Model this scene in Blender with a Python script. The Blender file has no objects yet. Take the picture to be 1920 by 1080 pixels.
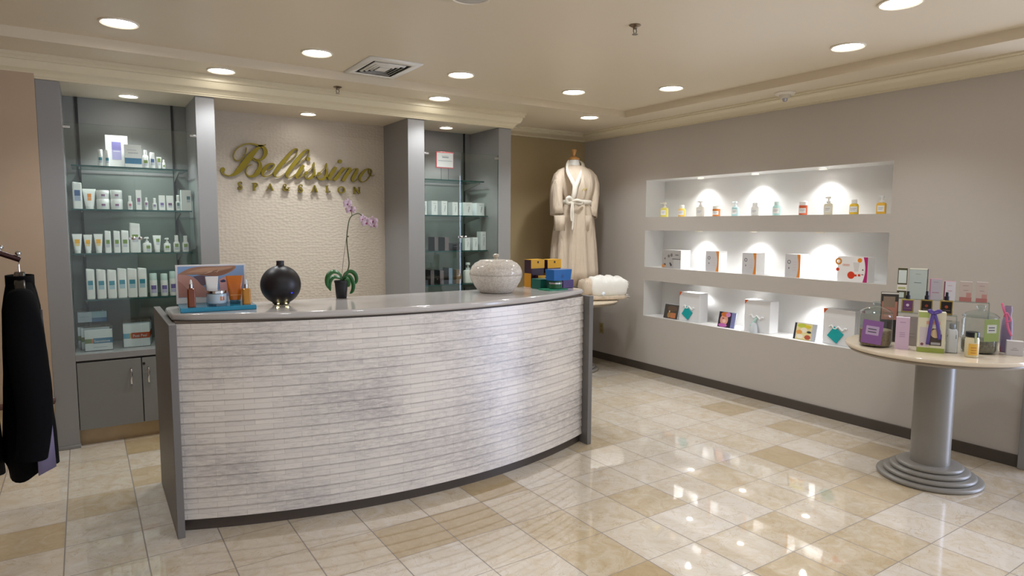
import bpy, bmesh, math, random
from mathutils import Vector, Matrix
R_ = random.Random(7)
PI = math.pi
col = bpy.context.scene.collection
sc = bpy.context.scene
F_PX, CAM_H = 1209.1, 1.453
YAW, PITCH, ROLL = 0.5796, 0.0938, 0.0056

# ------------------------------------------------------------------ camera
def cam_matrix():
    cy, sy, cp, sp, cr, sr = math.cos(YAW), math.sin(YAW), math.cos(PITCH), math.sin(PITCH), math.cos(ROLL), math.sin(ROLL)
    A = Matrix(((1, 0, 0), (0, 0, -1), (0, 1, 0)))
    Rz = Matrix(((cy, -sy, 0), (sy, cy, 0), (0, 0, 1)))
    Rx = Matrix(((1, 0, 0), (0, cp, -sp), (0, sp, cp)))
    Rr = Matrix(((cr, -sr, 0), (sr, cr, 0), (0, 0, 1)))
    return Rr @ Rx @ A @ Rz
CM = cam_matrix()
CO = Vector((0, 0, CAM_H))
def at(ax, val, x, y):
    """the point of the plane (axis ax = val) seen at photo position x, y (used to measure real positions)"""
    d = CM.transposed() @ Vector(((x - 960) / F_PX, (y - 540) / F_PX, 1))
    return CO + d * ((val - CO[ax]) / d[ax])
def depth(p): return (CM @ (Vector(p) - CO)).z
cam = bpy.data.cameras.new('camera'); co = bpy.data.objects.new('camera', cam); col.objects.link(co)
cam.sensor_width = 36; cam.lens = F_PX / 1920 * 36; cam.clip_start = 0.05; cam.clip_end = 60
m3 = Matrix((CM[0], -CM[1], -CM[2])).transposed()
co.matrix_world = Matrix.Translation(CO) @ m3.to_4x4()
sc.camera = co

# ------------------------------------------------------------------ materials
def lin(h):
    if isinstance(h, tuple): return h
    h = h.lstrip('#'); o = []
    for i in (0, 2, 4):
        c = int(h[i:i + 2], 16) / 255
        o.append(c / 12.92 if c <= .04045 else ((c + .055) / 1.055) ** 2.4)
    return tuple(o)
_mc = {}
def mat(h, rough=.5, metal=0., **kw):
    key = (h, rough, metal, tuple(sorted(kw.items())))
    if key in _mc: return _mc[key]
    m = bpy.data.materials.new('mat_' + str(len(_mc))); m.use_nodes = True
    b = m.node_tree.nodes['Principled BSDF']; c = lin(h)
    b.inputs['Base Color'].default_value = (*c, 1); b.inputs['Roughness'].default_value = rough
    b.inputs['Metallic'].default_value = metal
    for k, v in kw.items():
        if k == 'emit':
            b.inputs['Emission Color'].default_value = (*c, 1); b.inputs['Emission Strength'].default_value = v
        elif k in ('noise', 'nscale', 'bump', 'bscale'): pass
        else: b.inputs[k].default_value = v
    nt = m.node_tree
    if 'noise' in kw or 'bump' in kw:
        tc = nt.nodes.new('ShaderNodeTexCoord')
    if 'noise' in kw:
        n = nt.nodes.new('ShaderNodeTexNoise'); n.inputs['Scale'].default_value = kw.get('nscale', 8); n.inputs['Detail'].default_value = 5
        nt.links.new(tc.outputs['Object'], n.inputs['Vector'])
        mx = nt.nodes.new('ShaderNodeMix'); mx.data_type = 'RGBA'; a = kw['noise']
        mx.inputs[6].default_value = (*[x * (1 - a) for x in c], 1); mx.inputs[7].default_value = (*[min(1, x * (1 + a)) for x in c], 1)
        nt.links.new(n.outputs['Fac'], mx.inputs[0]); nt.links.new(mx.outputs[2], b.inputs['Base Color'])
    if 'bump' in kw:
        n2 = nt.nodes.new('ShaderNodeTexNoise'); n2.inputs['Scale'].default_value = kw.get('bscale', 60); n2.inputs['Detail'].default_value = 4
        nt.links.new(tc.outputs['Object'], n2.inputs['Vector'])
        bp = nt.nodes.new('ShaderNodeBump'); bp.inputs['Strength'].default_value = kw['bump']; bp.inputs['Distance'].default_value = .003
        nt.links.new(n2.outputs['Fac'], bp.inputs['Height']); nt.links.new(bp.outputs['Normal'], b.inputs['Normal'])
    _mc[key] = m; return m
def glass(tint='#eef6f2', refl=.9, rough=0.0):
    key = ('glass', tint, refl, rough)
    if key in _mc: return _mc[key]
    m = bpy.data.materials.new('glass_' + str(len(_mc))); m.use_nodes = True; nt = m.node_tree; nt.nodes.clear()
    out = nt.nodes.new('ShaderNodeOutputMaterial'); t = nt.nodes.new('ShaderNodeBsdfTransparent'); g = nt.nodes.new('ShaderNodeBsdfGlossy')
    t.inputs[0].default_value = (*lin(tint), 1); g.inputs['Roughness'].default_value = rough
    fr = nt.nodes.new('ShaderNodeFresnel'); ge = nt.nodes.new('ShaderNodeNewGeometry'); io = nt.nodes.new('ShaderNodeMath'); io.operation = 'MULTIPLY_ADD'
    io.inputs[1].default_value = -(1.5 - 1 / 1.5); io.inputs[2].default_value = 1.5; nt.links.new(ge.outputs['Backfacing'], io.inputs[0]); nt.links.new(io.outputs[0], fr.inputs[0])
    mu = nt.nodes.new('ShaderNodeMath'); mu.operation = 'MULTIPLY'; mu.inputs[1].default_value = refl
    mx = nt.nodes.new('ShaderNodeMixShader')
    nt.links.new(fr.outputs[0], mu.inputs[0]); nt.links.new(mu.outputs[0], mx.inputs[0])
    nt.links.new(t.outputs[0], mx.inputs[1]); nt.links.new(g.outputs[0], mx.inputs[2]); nt.links.new(mx.outputs[0], out.inputs[0])
    _mc[key] = m; return m
def emit(h, s):
    key = ('em', h, s)
    if key in _mc: return _mc[key]
    m = bpy.data.materials.new('glow_' + str(len(_mc))); m.use_nodes = True; nt = m.node_tree; nt.nodes.clear()
    out = nt.nodes.new('ShaderNodeOutputMaterial'); e = nt.nodes.new('ShaderNodeEmission')
    e.inputs[0].default_value = (*lin(h), 1); e.inputs[1].default_value = s; nt.links.new(e.outputs[0], out.inputs[0])
    _mc[key] = m; return m

WHITE = mat('#f2f1ee', .35); OFFW = mat('#e9e6e0', .4); CHROME = mat('#c8c8ca', .18, 1.0); BLACK = mat('#121214', .35)
GREY = mat('#8b8a89', .42); NICHE = mat('#e4e3e1', .35); CEIL = mat('#dccfb8', .42, noise=.03, nscale=1.5); CROWN = mat('#ddd2b6', .35)
WALLR = mat('#bcb5ae', .6, noise=.03, nscale=2); WALLB = mat('#ab9873', .6, noise=.04, nscale=3); WALLL = mat('#b8a189', .6, noise=.05, nscale=6)
BASEB = mat('#4a423b', .45); GOLD = mat('#8a7a2a', .38, .75)

# ------------------------------------------------------------------ mesh builder
class MB:
    def __init__(s): s.v, s.f, s.mi = [], [], []
    def add(s, vs, fs, mi=0):
        o = len(s.v); s.v += [tuple(v) for v in vs]; s.f += [tuple(i + o for i in f) for f in fs]; s.mi += [mi] * len(fs); return s
    def box(s, x0, x1, y0, y1, z0, z1, mi=0):
        return s.add([(x0, y0, z0), (x1, y0, z0), (x1, y1, z0), (x0, y1, z0), (x0, y0, z1), (x1, y0, z1), (x1, y1, z1), (x0, y1, z1)],
                     [(0, 3, 2, 1), (4, 5, 6, 7), (0, 1, 5, 4), (1, 2, 6, 5), (2, 3, 7, 6), (3, 0, 4, 7)], mi)
    def rings(s, rings, mi=0, cap0=True, cap1=True, closed=True):
        n = len(rings[0]); vs = [p for r in rings for p in r]; fs = []
        for k in range(len(rings) - 1):
            for i in range(n if closed else n - 1):
                j = (i + 1) % n; fs.append((k * n + i, k * n + j, (k + 1) * n + j, (k + 1) * n + i))
        if cap0: fs.append(tuple(reversed(range(n))))
        if cap1: fs.append(tuple((len(rings) - 1) * n + i for i in range(n)))
        return s.add(vs, fs, mi)
    def lathe(s, prof, cx=0, cy=0, z=0, seg=24, mi=0, sx=1, sy=1, cap0=True, cap1=True):
        return s.rings([[(cx + r * sx * math.cos(2 * PI * i / seg), cy + r * sy * math.sin(2 * PI * i / seg), z + h) for i in range(seg)] for r, h in prof], mi, cap0, cap1)
    def prism(s, poly, z0, z1, mi=0): return s.rings([[(x, y, z0) for x, y in poly], [(x, y, z1) for x, y in poly]], mi)
    def front(s, poly, y0, y1, mi=0):       # polygon in x,z pushed from y0 (front) to y1
        return s.rings([[(x, y0, z) for x, z in poly], [(x, y1, z) for x, z in poly]], mi)
    def tube(s, pts, r, n=8, mi=0, caps=True):
        pts = [Vector(p) for p in pts]; rs = r if isinstance(r, (list, tuple)) else [r] * len(pts); rings = []; a = None
        for i, p in enumerate(pts):
            t = (pts[min(i + 1, len(pts) - 1)] - pts[max(i - 1, 0)]).normalized()
            if a is None: a = t.cross(Vector((0, 0, 1)) if abs(t.z) < .9 else Vector((1, 0, 0)))
            a = (a - t * a.dot(t)).normalized(); b = t.cross(a).normalized()
            rings.append([p + (a * math.cos(2 * PI * k / n) + b * math.sin(2 * PI * k / n)) * rs[i] for k in range(n)])
        return s.rings(rings, mi, caps, caps)
    def rect(s, x0, x1, z0, z1, y, mi=0): return s.add([(x0, y, z0), (x1, y, z0), (x1, y, z1), (x0, y, z1)], [(0, 1, 2, 3)], mi)
    def sidex(s, x, y0, y1, z0, z1, mi=0): return s.add([(x, y0, z0), (x, y0, z1), (x, y1, z1), (x, y1, z0)], [(0, 1, 2, 3)], mi)
    def poly(s, pts, mi=0): return s.add(pts, [tuple(range(len(pts)))], mi)
    def patch(s, r, a, z0, z1, cx=0, cy=0, n=8, mi=0, a0=-PI / 2, sx=1, sy=1):   # label wrapped round a cylinder, facing -y
        vs = []
        for i in range(n + 1):
            t = a0 - a + 2 * a * i / n
            for z in (z0, z1): vs.append((cx + r * sx * math.cos(t), cy + r * sy * math.sin(t), z))
        return s.add(vs, [(2 * i, 2 * i + 2, 2 * i + 3, 2 * i + 1) for i in range(n)], mi)
    def build(s, name, mats, parent=None, loc=(0, 0, 0), rz=0, bevel=0, ang=38, kind=None, fix=True, sub=0, solid=0, seg=2):
        me = bpy.data.meshes.new(name); me.from_pydata(s.v, [], s.f)
        for m in (mats if isinstance(mats, (list, tuple)) else [mats]): me.materials.append(m)
        me.polygons.foreach_set('material_index', s.mi)
        if fix:
            bm = bmesh.new(); bm.from_mesh(me); bmesh.ops.recalc_face_normals(bm, faces=bm.faces); bm.to_mesh(me); bm.free()
        me.shade_smooth(); me.set_sharp_from_angle(angle=math.radians(ang)); me.update()
        o = bpy.data.objects.new(name, me); col.objects.link(o); o.location = loc; o.rotation_euler = (0, 0, rz)
        if parent: o.parent = parent
        if solid:
            md = o.modifiers.new('thick', 'SOLIDIFY'); md.thickness = solid; md.offset = 0
        if bevel:
            md = o.modifiers.new('edge', 'BEVEL'); md.width = bevel; md.segments = seg; md.limit_method = 'ANGLE'; md.angle_limit = math.radians(40)
        if sub:
            md = o.modifiers.new('sub', 'SUBSURF'); md.levels = sub; md.render_levels = sub
        if kind: o['kind'] = kind
        return o
def tag(o, label, cat, group=None):
    o['label'] = label; o['category'] = cat
    if group: o['group'] = group
    return o
def thing(name, label, cat, loc=(0, 0, 0), rz=0, group=None):
    o = bpy.data.objects.new(name, None); col.objects.link(o); o.location = loc; o.rotation_euler = (0, 0, rz); o.empty_display_size = .05
    return tag(o, label, cat, group)
def clone(root, loc, label, rz=None, group=None):
    r = root.copy(); col.objects.link(r); r.location = loc
    if rz is not None: r.rotation_euler = (0, 0, rz)
    r['label'] = label
    if group: r['group'] = group
    for ch in root.children:
        c = ch.copy(); col.objects.link(c); c.parent = r
        for g in ch.children:
            d = g.copy(); col.objects.link(d); d.parent = c
    return r
def spline(pts, n=8):
    """smooth path through points of any length tuples"""
    out = []; P = [pts[0]] + list(pts) + [pts[-1]]
    for i in range(1, len(P) - 2):
        a, b, c, d = P[i - 1:i + 3]
        for k in range(n):
            t = k / n; out.append(tuple(.5 * (2 * q + (r - p) * t + (2 * p - 5 * q + 4 * r - u) * t * t + (3 * q - p - 3 * r + u) * t ** 3) for p, q, r, u in zip(a, b, c, d)))
    out.append(tuple(pts[-1])); return out
# ------------------------------------------------------------------ sizes of the place
XR, YB, ZS, ZT = 4.72, 5.73, 2.475, 2.535          # right wall, far wall, soffit, tray ceiling
TX, TY = 4.226, 4.55                               # tray edges
YP, YBAY, ZBAY = 4.98, 5.5, 2.34                   # front and back of the built-in shelving, its soffit
FINS = ((-.235, -.11), (.652, .772), (2.23, 2.378), (3.11, 3.24))
EXPOSURE = 0.47

# floor of square marble tiles, each tile tinted on its own
def floor():
    ty, ox, oy, a = .0073, 1.3724, 2.845, .30484
    gold = {(1, 0), (0, -1), (-1, -1), (1, -4), (9, 1), (7, -2), (9, -3), (-4, 6)}
    mid = {(1, -2), (3, -2), (4, -5), (7, -3), (4, -4), (5, -2), (4, 1), (1, -3), (5, -5), (-5, 3), (-4, 7), (6, -4)}
    vs, fs, tint = [], [], []; rr = random.Random(3)
    N0, N1, M0, M1 = -18, 18, -21, 11
    for j in range(M0, M1 + 1):
        for i in range(N0, N1 + 1):
            x, y = i * a, j * a; vs.append((ox + x * math.cos(ty) - y * math.sin(ty), oy + x * math.sin(ty) + y * math.cos(ty), 0))
    W = N1 - N0 + 1
    for j in range(M0, M1):
        for i in range(N0, N1):
            k = (j - M0) * W + i - N0; fs.append((k, k + 1, k + W + 1, k + W))
            t = rr.choice((.1, .15, .2, .22, .3, .35, .4))
            if (i, j) in gold: t = .86
            elif (i, j) in mid: t = .52
            elif rr.random() < .05: t = .65
            tint.append(t)
    me = bpy.data.meshes.new('floor'); me.from_pydata(vs, [], fs)
    at_ = me.attributes.new('tint', 'FLOAT', 'FACE'); at_.data.foreach_set('value', tint)
    m = bpy.data.materials.new('marble_tiles'); m.use_nodes = True; nt = m.node_tree; b = nt.nodes['Principled BSDF']; L = nt.links.new
    def nd(t, **k):
        n = nt.nodes.new(t)
        for q, v in k.items(): setattr(n, q, v)
        return n
    A = nd('ShaderNodeAttribute', attribute_name='tint'); tc = nd('ShaderNodeTexCoord')
    ramp = nd('ShaderNodeValToRGB'); cr = ramp.color_ramp
    cr.elements[0].color = (*lin('#ddd4c9'), 1); cr.elements[1].color = (*lin('#b7a17c'), 1)
    e = cr.elements.new(.3); e.color = (*lin('#d3c5b0'), 1); e = cr.elements.new(.62); e.color = (*lin('#c4b08f'), 1)
    mp = nd('ShaderNodeMapping'); L(tc.outputs['Object'], mp.inputs['Vector'])
    sh = nd('ShaderNodeVectorMath', operation='SCALE'); L(A.outputs['Fac'], sh.inputs[3]); sh.inputs[0].default_value = (9, 5, 3)
    ad = nd('ShaderNodeVectorMath', operation='ADD'); L(mp.outputs[0], ad.inputs[0]); L(sh.outputs[0], ad.inputs[1])
    n1 = nd('ShaderNodeTexNoise'); n1.inputs['Scale'].default_value = 9; n1.inputs['Detail'].default_value = 9; n1.inputs['Roughness'].default_value = .68; n1.inputs['Distortion'].default_value = 1.2
    L(ad.outputs[0], n1.inputs['Vector'])
    mr = nd('ShaderNodeMapRange'); mr.inputs[1].default_value = .35; mr.inputs[2].default_value = .68; mr.inputs[3].default_value = -.2; mr.inputs[4].default_value = .2
    L(n1.outputs['Fac'], mr.inputs[0])
    sm = nd('ShaderNodeMath', operation='ADD'); L(A.outputs['Fac'], sm.inputs[0]); L(mr.outputs[0], sm.inputs[1]); L(sm.outputs[0], ramp.inputs[0])
    # veins
    n2 = nd('ShaderNodeTexNoise'); n2.inputs['Scale'].default_value = 5.5; n2.inputs['Detail'].default_value = 6; n2.inputs['Distortion'].default_value = 2.2; L(ad.outputs[0], n2.inputs['Vector'])
    va = nd('ShaderNodeMath', operation='SUBTRACT'); L(n2.outputs['Fac'], va.inputs[0]); va.inputs[1].default_value = .5
    vb = nd('ShaderNodeMath', operation='ABSOLUTE'); L(va.outputs[0], vb.inputs[0])
    vr = nd('ShaderNodeMapRange'); vr.inputs[1].default_value = 0; vr.inputs[2].default_value = .012; vr.inputs[3].default_value = .35; vr.inputs[4].default_value = 0; L(vb.outputs[0], vr.inputs[0])
    vx = nd('ShaderNodeMix', data_type='RGBA'); L(vr.outputs[0], vx.inputs[0]); L(ramp.outputs[0], vx.inputs[6]); vx.inputs[7].default_value = (*lin('#a98a60'), 1)
    # grout
    mp2 = nd('ShaderNodeMapping', vector_type='TEXTURE'); mp2.inputs['Location'].default_value = (ox, oy, 0); mp2.inputs['Rotation'].default_value = (0, 0, ty); mp2.inputs['Scale'].default_value = (a, a, a)
    L(tc.outputs['Object'], mp2.inputs['Vector']); sp = nd('ShaderNodeSeparateXYZ'); L(mp2.outputs[0], sp.inputs[0])
    ds = []
    for ax, wid in ((0, .0088), (1, .0062)):
        f = nd('ShaderNodeMath', operation='PINGPONG'); f.inputs[1].default_value = .5; L(sp.outputs[ax], f.inputs[0])
        c = nd('ShaderNodeMath', operation='LESS_THAN'); c.inputs[1].default_value = wid; L(f.outputs[0], c.inputs[0]); ds.append(c)
    mxm = nd('ShaderNodeMath', operation='MAXIMUM'); L(ds[0].outputs[0], mxm.inputs[0]); L(ds[1].outputs[0], mxm.inputs[1])
    gx = nd('ShaderNodeMix', data_type='RGBA'); L(mxm.outputs[0], gx.inputs[0]); L(vx.outputs[2], gx.inputs[6]); gx.inputs[7].default_value = (*lin('#8b8178'), 1)
    L(gx.outputs[2], b.inputs['Base Color'])
    rm = nd('ShaderNodeMapRange'); rm.inputs[3].default_value = .035; rm.inputs[4].default_value = .6; L(mxm.outputs[0], rm.inputs[0]); L(rm.outputs[0], b.inputs['Roughness'])
    bp = nd('ShaderNodeBump'); bp.inputs['Strength'].default_value = .4; bp.inputs['Distance'].default_value = .002; bp.invert = True; L(mxm.outputs[0], bp.inputs['Height']); L(bp.outputs[0], b.inputs['Normal'])
    b.inputs['IOR'].default_value = 1.6; b.inputs['Coat Weight'].default_value = 1; b.inputs['Coat Roughness'].default_value = .03; b.inputs['Coat IOR'].default_value = 1.55
    me.materials.append(m); o = bpy.data.objects.new('floor', me); col.objects.link(o); o['kind'] = 'structure'
floor()

# ceiling: raised tray, its fascia, lower soffit, bay soffits
XL, YF, XE = -2.2, -3.0, 6.4
b = MB()
b.poly([(XL, YF, ZT), (TX, YF, ZT), (TX, TY, ZT), (XL, TY, ZT)])
b.poly([(TX, YF, ZT), (TX, YF, ZS), (TX, TY, ZS), (TX, TY, ZT)]); b.poly([(XL, TY, ZT), (TX, TY, ZT), (TX, TY, ZS), (XL, TY, ZS)])
b.poly([(TX, YF, ZS), (XE, YF, ZS), (XE, TY, ZS), (TX, TY, ZS)]); b.poly([(XL, TY, ZS), (XE, TY, ZS), (XE, YB, ZS), (XL, YB, ZS)])
b.build('ceiling', CEIL, fix=False, kind='structure')
b = MB(); b.box(XL, FINS[3][1], YP + .006, YB, ZBAY, ZS - .001)
b.build('ceiling', CEIL, kind='structure')
# far wall, feature wall, left wall
MB().box(FINS[3][1] - .02, XR + .3, YB, YB + .1, 0, ZS).build('wall_back', WALLB, kind='structure')
m = bpy.data.materials.new('scale_plaster'); m.use_nodes = True; nt = m.node_tree; bs = nt.nodes['Principled BSDF']
bs.inputs['Base Color'].default_value = (*lin('#c9bdad'), 1); bs.inputs['Roughness'].default_value = .42
tc = nt.nodes.new('ShaderNodeTexCoord'); mp = nt.nodes.new('ShaderNodeMapping'); mp.inputs['Scale'].default_value = (34, 1, 46); mp.inputs['Rotation'].default_value = (-PI / 2, 0, 0)
vo = nt.nodes.new('ShaderNodeTexVoronoi'); vo.voronoi_dimensions = '2D'; vo.inputs['Randomness'].default_value = .7; vo.inputs['Scale'].default_value = 1
bp = nt.nodes.new('ShaderNodeBump'); bp.inputs['Strength'].default_value = .45; bp.inputs['Distance'].default_value = .006
for p, q in ((tc.outputs['Object'], mp.inputs[0]), (mp.outputs[0], vo.inputs['Vector']), (vo.outputs['Distance'], bp.inputs['Height']), (bp.outputs[0], bs.inputs['Normal'])): nt.links.new(p, q)
MB().box(FINS[1][1], FINS[2][0], YBAY, YBAY + .1, 0, ZBAY).build('wall_feature', m, kind='structure')
b = MB(); b.box(XL, FINS[0][0], 4.95, 5.05, .355, ZS); b.build('wall_left', WALLL, kind='structure')
MARB = mat('#c2a983', .3, noise=.25, nscale=9)
MB().box(XL, FINS[0][0], 4.94, 5.05, 0, .33).build('baseboard_left', MARB, kind='structure')
b = MB(); b.box(XL, FINS[0][0] + .01, 4.915, 4.96, .332, .354); b.box(XL, FINS[0][0] + .005, 4.925, 4.96, .322, .332)
b.build('trim_1', mat('#5b3326', .35), bevel=.004, kind='structure')
# right wall with three lit niches
NY0, NY1 = 2.36, 4.752
NZ = ((.562, .926), (1.062, 1.43), (1.563, 1.93)); NX = 4.985
def wallx(b, y0, y1, z0, z1): b.poly([(XR, y0, z0), (XR, y1, z0), (XR, y1, z1), (XR, y0, z1)])
b = MB(); wallx(b, 1.5, NY0, 0, ZS); wallx(b, NY1, YB, 0, ZS)
zz = [0] + [z for p in NZ for z in p] + [ZS]
for i in range(0, 8, 2): wallx(b, NY0, NY1, zz[i], zz[i + 1])
b.poly([(XR + .32, 1.5, 0), (XR, 1.5, 0), (XR, 1.5, ZS), (XR + .32, 1.5, ZS)]); b.poly([(XR + .32, 1.5, 0), (XR + .32, YB, 0), (XR + .32, YB, ZS), (XR + .32, 1.5, ZS)])
b.build('wall_right', WALLR, fix=False, kind='structure')
for z0, z1 in NZ:
    b = MB(); b.poly([(NX, NY0, z0), (NX, NY1, z0), (NX, NY1, z1), (NX, NY0, z1)])
    b.poly([(XR, NY0, z0), (NX, NY0, z0), (NX, NY0, z1), (XR, NY0, z1)]); b.poly([(XR, NY1, z0), (NX, NY1, z0), (NX, NY1, z1), (XR, NY1, z1)])
    b.poly([(XR, NY0, z1), (NX, NY0, z1), (NX, NY1, z1), (XR, NY1, z1)]); b.poly([(XR, NY0, z0), (NX, NY0, z0), (NX, NY1, z0), (XR, NY1, z0)])
    b.build('wall_niche', NICHE, fix=False, kind='structure')
MB().box(XR - .012, XR + .02, 1.51, YB, 0, .075).build('baseboard_right', BASEB, bevel=.003, kind='structure')
MB().box(XR - .035, XR + .32, 1.40, 1.508, 0, ZS).build('trim_2', GREY, bevel=.004, kind='structure')
# walls of the rest of the shop, behind and beside the viewer
b = MB(); b.box(XL - .1, XL, YF, 5.05, 0, ZT); b.build('wall_side', WALLL, kind='structure')
# crown mouldings: profile (out from wall, height) run along the walls
PROF = [(0, 0), (.16, 0), (.16, .09), (.22, .09), (.22, .14), (.3, .2), (.42, .3), (.6, .36), (.72, .5), (.78, .68), (.9, .7), (.9, .82), (1, .86), (1, 1), (0, 1)]
def crown(name, path, out, z0, dep, outs):
    b = MB(); rings = []
    for (x, y), (ox, oy) in zip(path, outs): rings.append([(x + ox * dep * p, y + oy * dep * p, z0 + (out - z0) * h) for p, h in PROF])
    b.rings(rings, 0); return b.build(name, CROWN, ang=25, kind='structure')
crown('trim_3', [(FINS[3][1] - .05, YB), (XR, YB), (XR, 1.5)], ZS - .0005, 2.408, .2, [(0, -1), (-1, -1), (-1, 0)])
crown('trim_4', [(XL, YP), (FINS[3][1], YP), (FINS[3][1], YB)], ZS - .0005, ZBAY, .1, [(0, -1), (1, -1), (1, 0)])

# ------------------------------------------------------------------ lamps
def downlight(x, y, z, r, label, cat, grp, watt, name='ceiling_light', cone=125, show=True, tilt=0, soft=.6, kel=(.94, .975, 1), es=14):
    if show:
        t = thing(name, label, cat, (x, y, z), 0, grp)
        b = MB(); b.lathe([(r * .84, -.001), (r, -.001), (r, -.006), (r * .93, -.009), (r * .84, -.004)], seg=40, cap0=False, cap1=False); b.build('trim_ring', mat('#e8e0d0', .35), t)
        b = MB(); b.lathe([(r * .86, -.003), (r * .5, -.0035), (r * .02, -.004)], seg=40, cap0=False); b.build('lens', emit('#fffaf2', es), t)
    l = bpy.data.lights.new('lamp', 'SPOT'); l.energy = watt; l.spot_size = math.radians(cone); l.spot_blend = .55; l.shadow_soft_size = r * soft; l.color = kel
    o = bpy.data.objects.new('lamp', l); col.objects.link(o); o.location = (x, y, z - .02); o.rotation_euler = (0, math.radians(tilt), 0)
W1 = 21
G = 'recessed ceiling lights'
for i, (x, d) in enumerate(((.188, 'leftmost of the back row in the raised ceiling'), (1.248, 'between the left end of the raised ceiling and the square vent'), (2.273, 'just right of the square air vent'), (3.298, 'nearest the far corner of the raised ceiling'))):
    downlight(x, 4.152, ZT, .097, 'round recessed ceiling light ' + d, 'ceiling light', G, W1)
downlight(3.83, 3.613, ZT, .097, 'round recessed ceiling light along the right tray edge, farther one', 'ceiling light', G, W1)
downlight(3.83, 2.217, ZT, .097, 'round recessed ceiling light along the right tray edge, nearer one', 'ceiling light', G, W1)
downlight(3.3, 1.662, ZT, .097, 'round recessed ceiling light cut by the top edge of the photo', 'ceiling light', G, W1)
for i, (x, d) in enumerate(((.783, 'above the left glass cabinet'), (2.389, 'above the right glass cabinet'), (3.937, 'above the robe corner'))):
    downlight(x, 4.72, ZS, .09, 'round recessed light in the lower soffit ' + d, 'ceiling light', G, W1)
for x, d in ((.272, 'inside the top of the left glass cabinet'), (1.497, 'above the gold lettering on the scaly wall'), (2.72, 'inside the top of the right glass cabinet')):
    downlight(x, 5.245, ZBAY, .063, 'small recessed light ' + d, 'ceiling light', 'small lights over the shelving bays', 38 if x < 1 else 20, cone=96, soft=1.0)
for x, y in ((.188, 1.66), (1.25, 1.66), (2.27, 1.66), (.188, -.8), (1.25, -.8), (2.27, -.8)):
    downlight(x, y, ZT, .097, '', '', None, W1, show=False)
for (z0, z1), nm in zip(NZ, ('lower', 'middle', 'upper')):
    for y, pos in ((4.19, 'far'), (3.59, 'central'), (2.97, 'near')):
        downlight(4.87, y, z1, .034, 'small puck light under the %s wall niche top, %s one of three' % (nm, pos), 'puck light', 'puck lights in the wall niches', 4.6, name='puck_light', cone=122, tilt=5, kel=(.98, .99, 1), es=10)
# cool fill lamp added beyond the right wall's end for the desk's bluish sheen
l = bpy.data.lights.new('sheen_fill', 'AREA'); l.shape = 'RECTANGLE'; l.size = 2.6; l.size_y = 2.0; l.energy = 110; l.color = (.62, .72, 1)
o = bpy.data.objects.new('sheen_fill', l); col.objects.link(o); o.location = (6.3, -.6, 1.3); o.rotation_euler = (0, PI / 2, 0)
w = bpy.data.worlds.new('world'); sc.world = w; w.use_nodes = True; w.node_tree.nodes['Background'].inputs[0].default_value = (.9, .95, 1, 1); w.node_tree.nodes['Background'].inputs[1].default_value = .6  # pale world light added as soft fill from the unwalled side

# ceiling fittings
t = thing('ceiling_speaker', 'round grey ceiling speaker at the top edge of the photo', 'speaker', (1.552, 2.742, ZT))
MB().lathe([(.083, -.001), (.1, -.001), (.1, -.007), (.09, -.012), (.083, -.008)], seg=40, cap0=False, cap1=False).build('rim', mat('#e4dccc', .4), t)
MB().lathe([(.085, -.007), (.05, -.012), (.012, -.014), (.012, -.018), (.001, -.018)], seg=40, cap0=False).build('speaker_grille', mat('#b9b4ac', .6), t)
t = thing('air_vent', 'white square ceiling air vent with stepped louvres', 'air vent', (1.735, 4.285, ZT))
b = MB()
def sqring(h0, h1, z0, z1):
    A = [(-h0 * .72, -h0, z0), (h0 * .72, -h0, z0), (h0 * .72, h0, z0), (-h0 * .72, h0, z0)]; B = [(-h1 * .72, -h1, z1), (h1 * .72, -h1, z1), (h1 * .72, h1, z1), (-h1 * .72, h1, z1)]
    b.add(A + B, [(i, (i + 1) % 4, 4 + (i + 1) % 4, 4 + i) for i in range(4)])
sqring(.258, .255, -.0005, -.007); sqring(.255, .185, -.007, -.009)
for h in (.152, .118, .084): sqring(h, h - .013, -.003, -.013)
b.box(-.036, .036, -.05, .05, -.012, -.009)
b.build('louvre_frame', mat('#e9e7e2', .4), t, fix=False, solid=.003)
MB().box(-.135, .135, -.187, .187, -.0025, -.001).build('duct_shade_plate', mat('#15130f', .9), t)  # near-black plate, the darkness inside the duct put into its colour
def sprinkler(x, y, z, label):
    t = thing('sprinkler_head', label, 'sprinkler', (x, y, z), 0, 'fire sprinkler heads')
    MB().lathe([(.03, 0), (.032, -.003), (.022, -.008), (.012, -.012), (.011, -.02), (.001, -.02)], seg=20, cap0=False).build('escutcheon', mat('#8a7a68', .3, .9), t)
    b = MB(); b.tube([(-.008, 0, -.02), (-.012, 0, -.032), (-.004, 0, -.046)], .0025, 6); b.tube([(.008, 0, -.02), (.012, 0, -.032), (.004, 0, -.046)], .0025, 6); b.build('yoke', mat('#77706a', .3, .9), t)
    MB().lathe([(.004, -.046), (.016, -.048), (.016, -.05), (.001, -.05)], seg=16).build('deflector', mat('#a09890', .3, .9), t)
sprinkler(2.5, 2.63, ZT, 'metal fire sprinkler head in the open middle of the raised ceiling')
sprinkler(1.583, 4.778, ZS, 'metal fire sprinkler head on the soffit left of the air vent')
t = thing('smoke_detector', 'white smoke detector on the soffit beside the right wall', 'smoke detector', (4.44, 3.04, ZS))
MB().lathe([(.075, 0), (.075, -.008), (.06, -.02), (.001, -.02)], seg=32, cap0=False).build('base', mat('#ddd6c8', .4), t)
b = MB(); b.lathe([(.04, -.02), (.04, -.035), (.034, -.044), (.001, -.044)], seg=24); b.build('sensor_body', mat('#d2cabb', .4), t)
MB().lathe([(.018, -.044), (.018, -.055), (.012, -.066), (.001, -.068)], seg=20).build('lens', mat('#b9b9c0', .1, .4), t)
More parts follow.
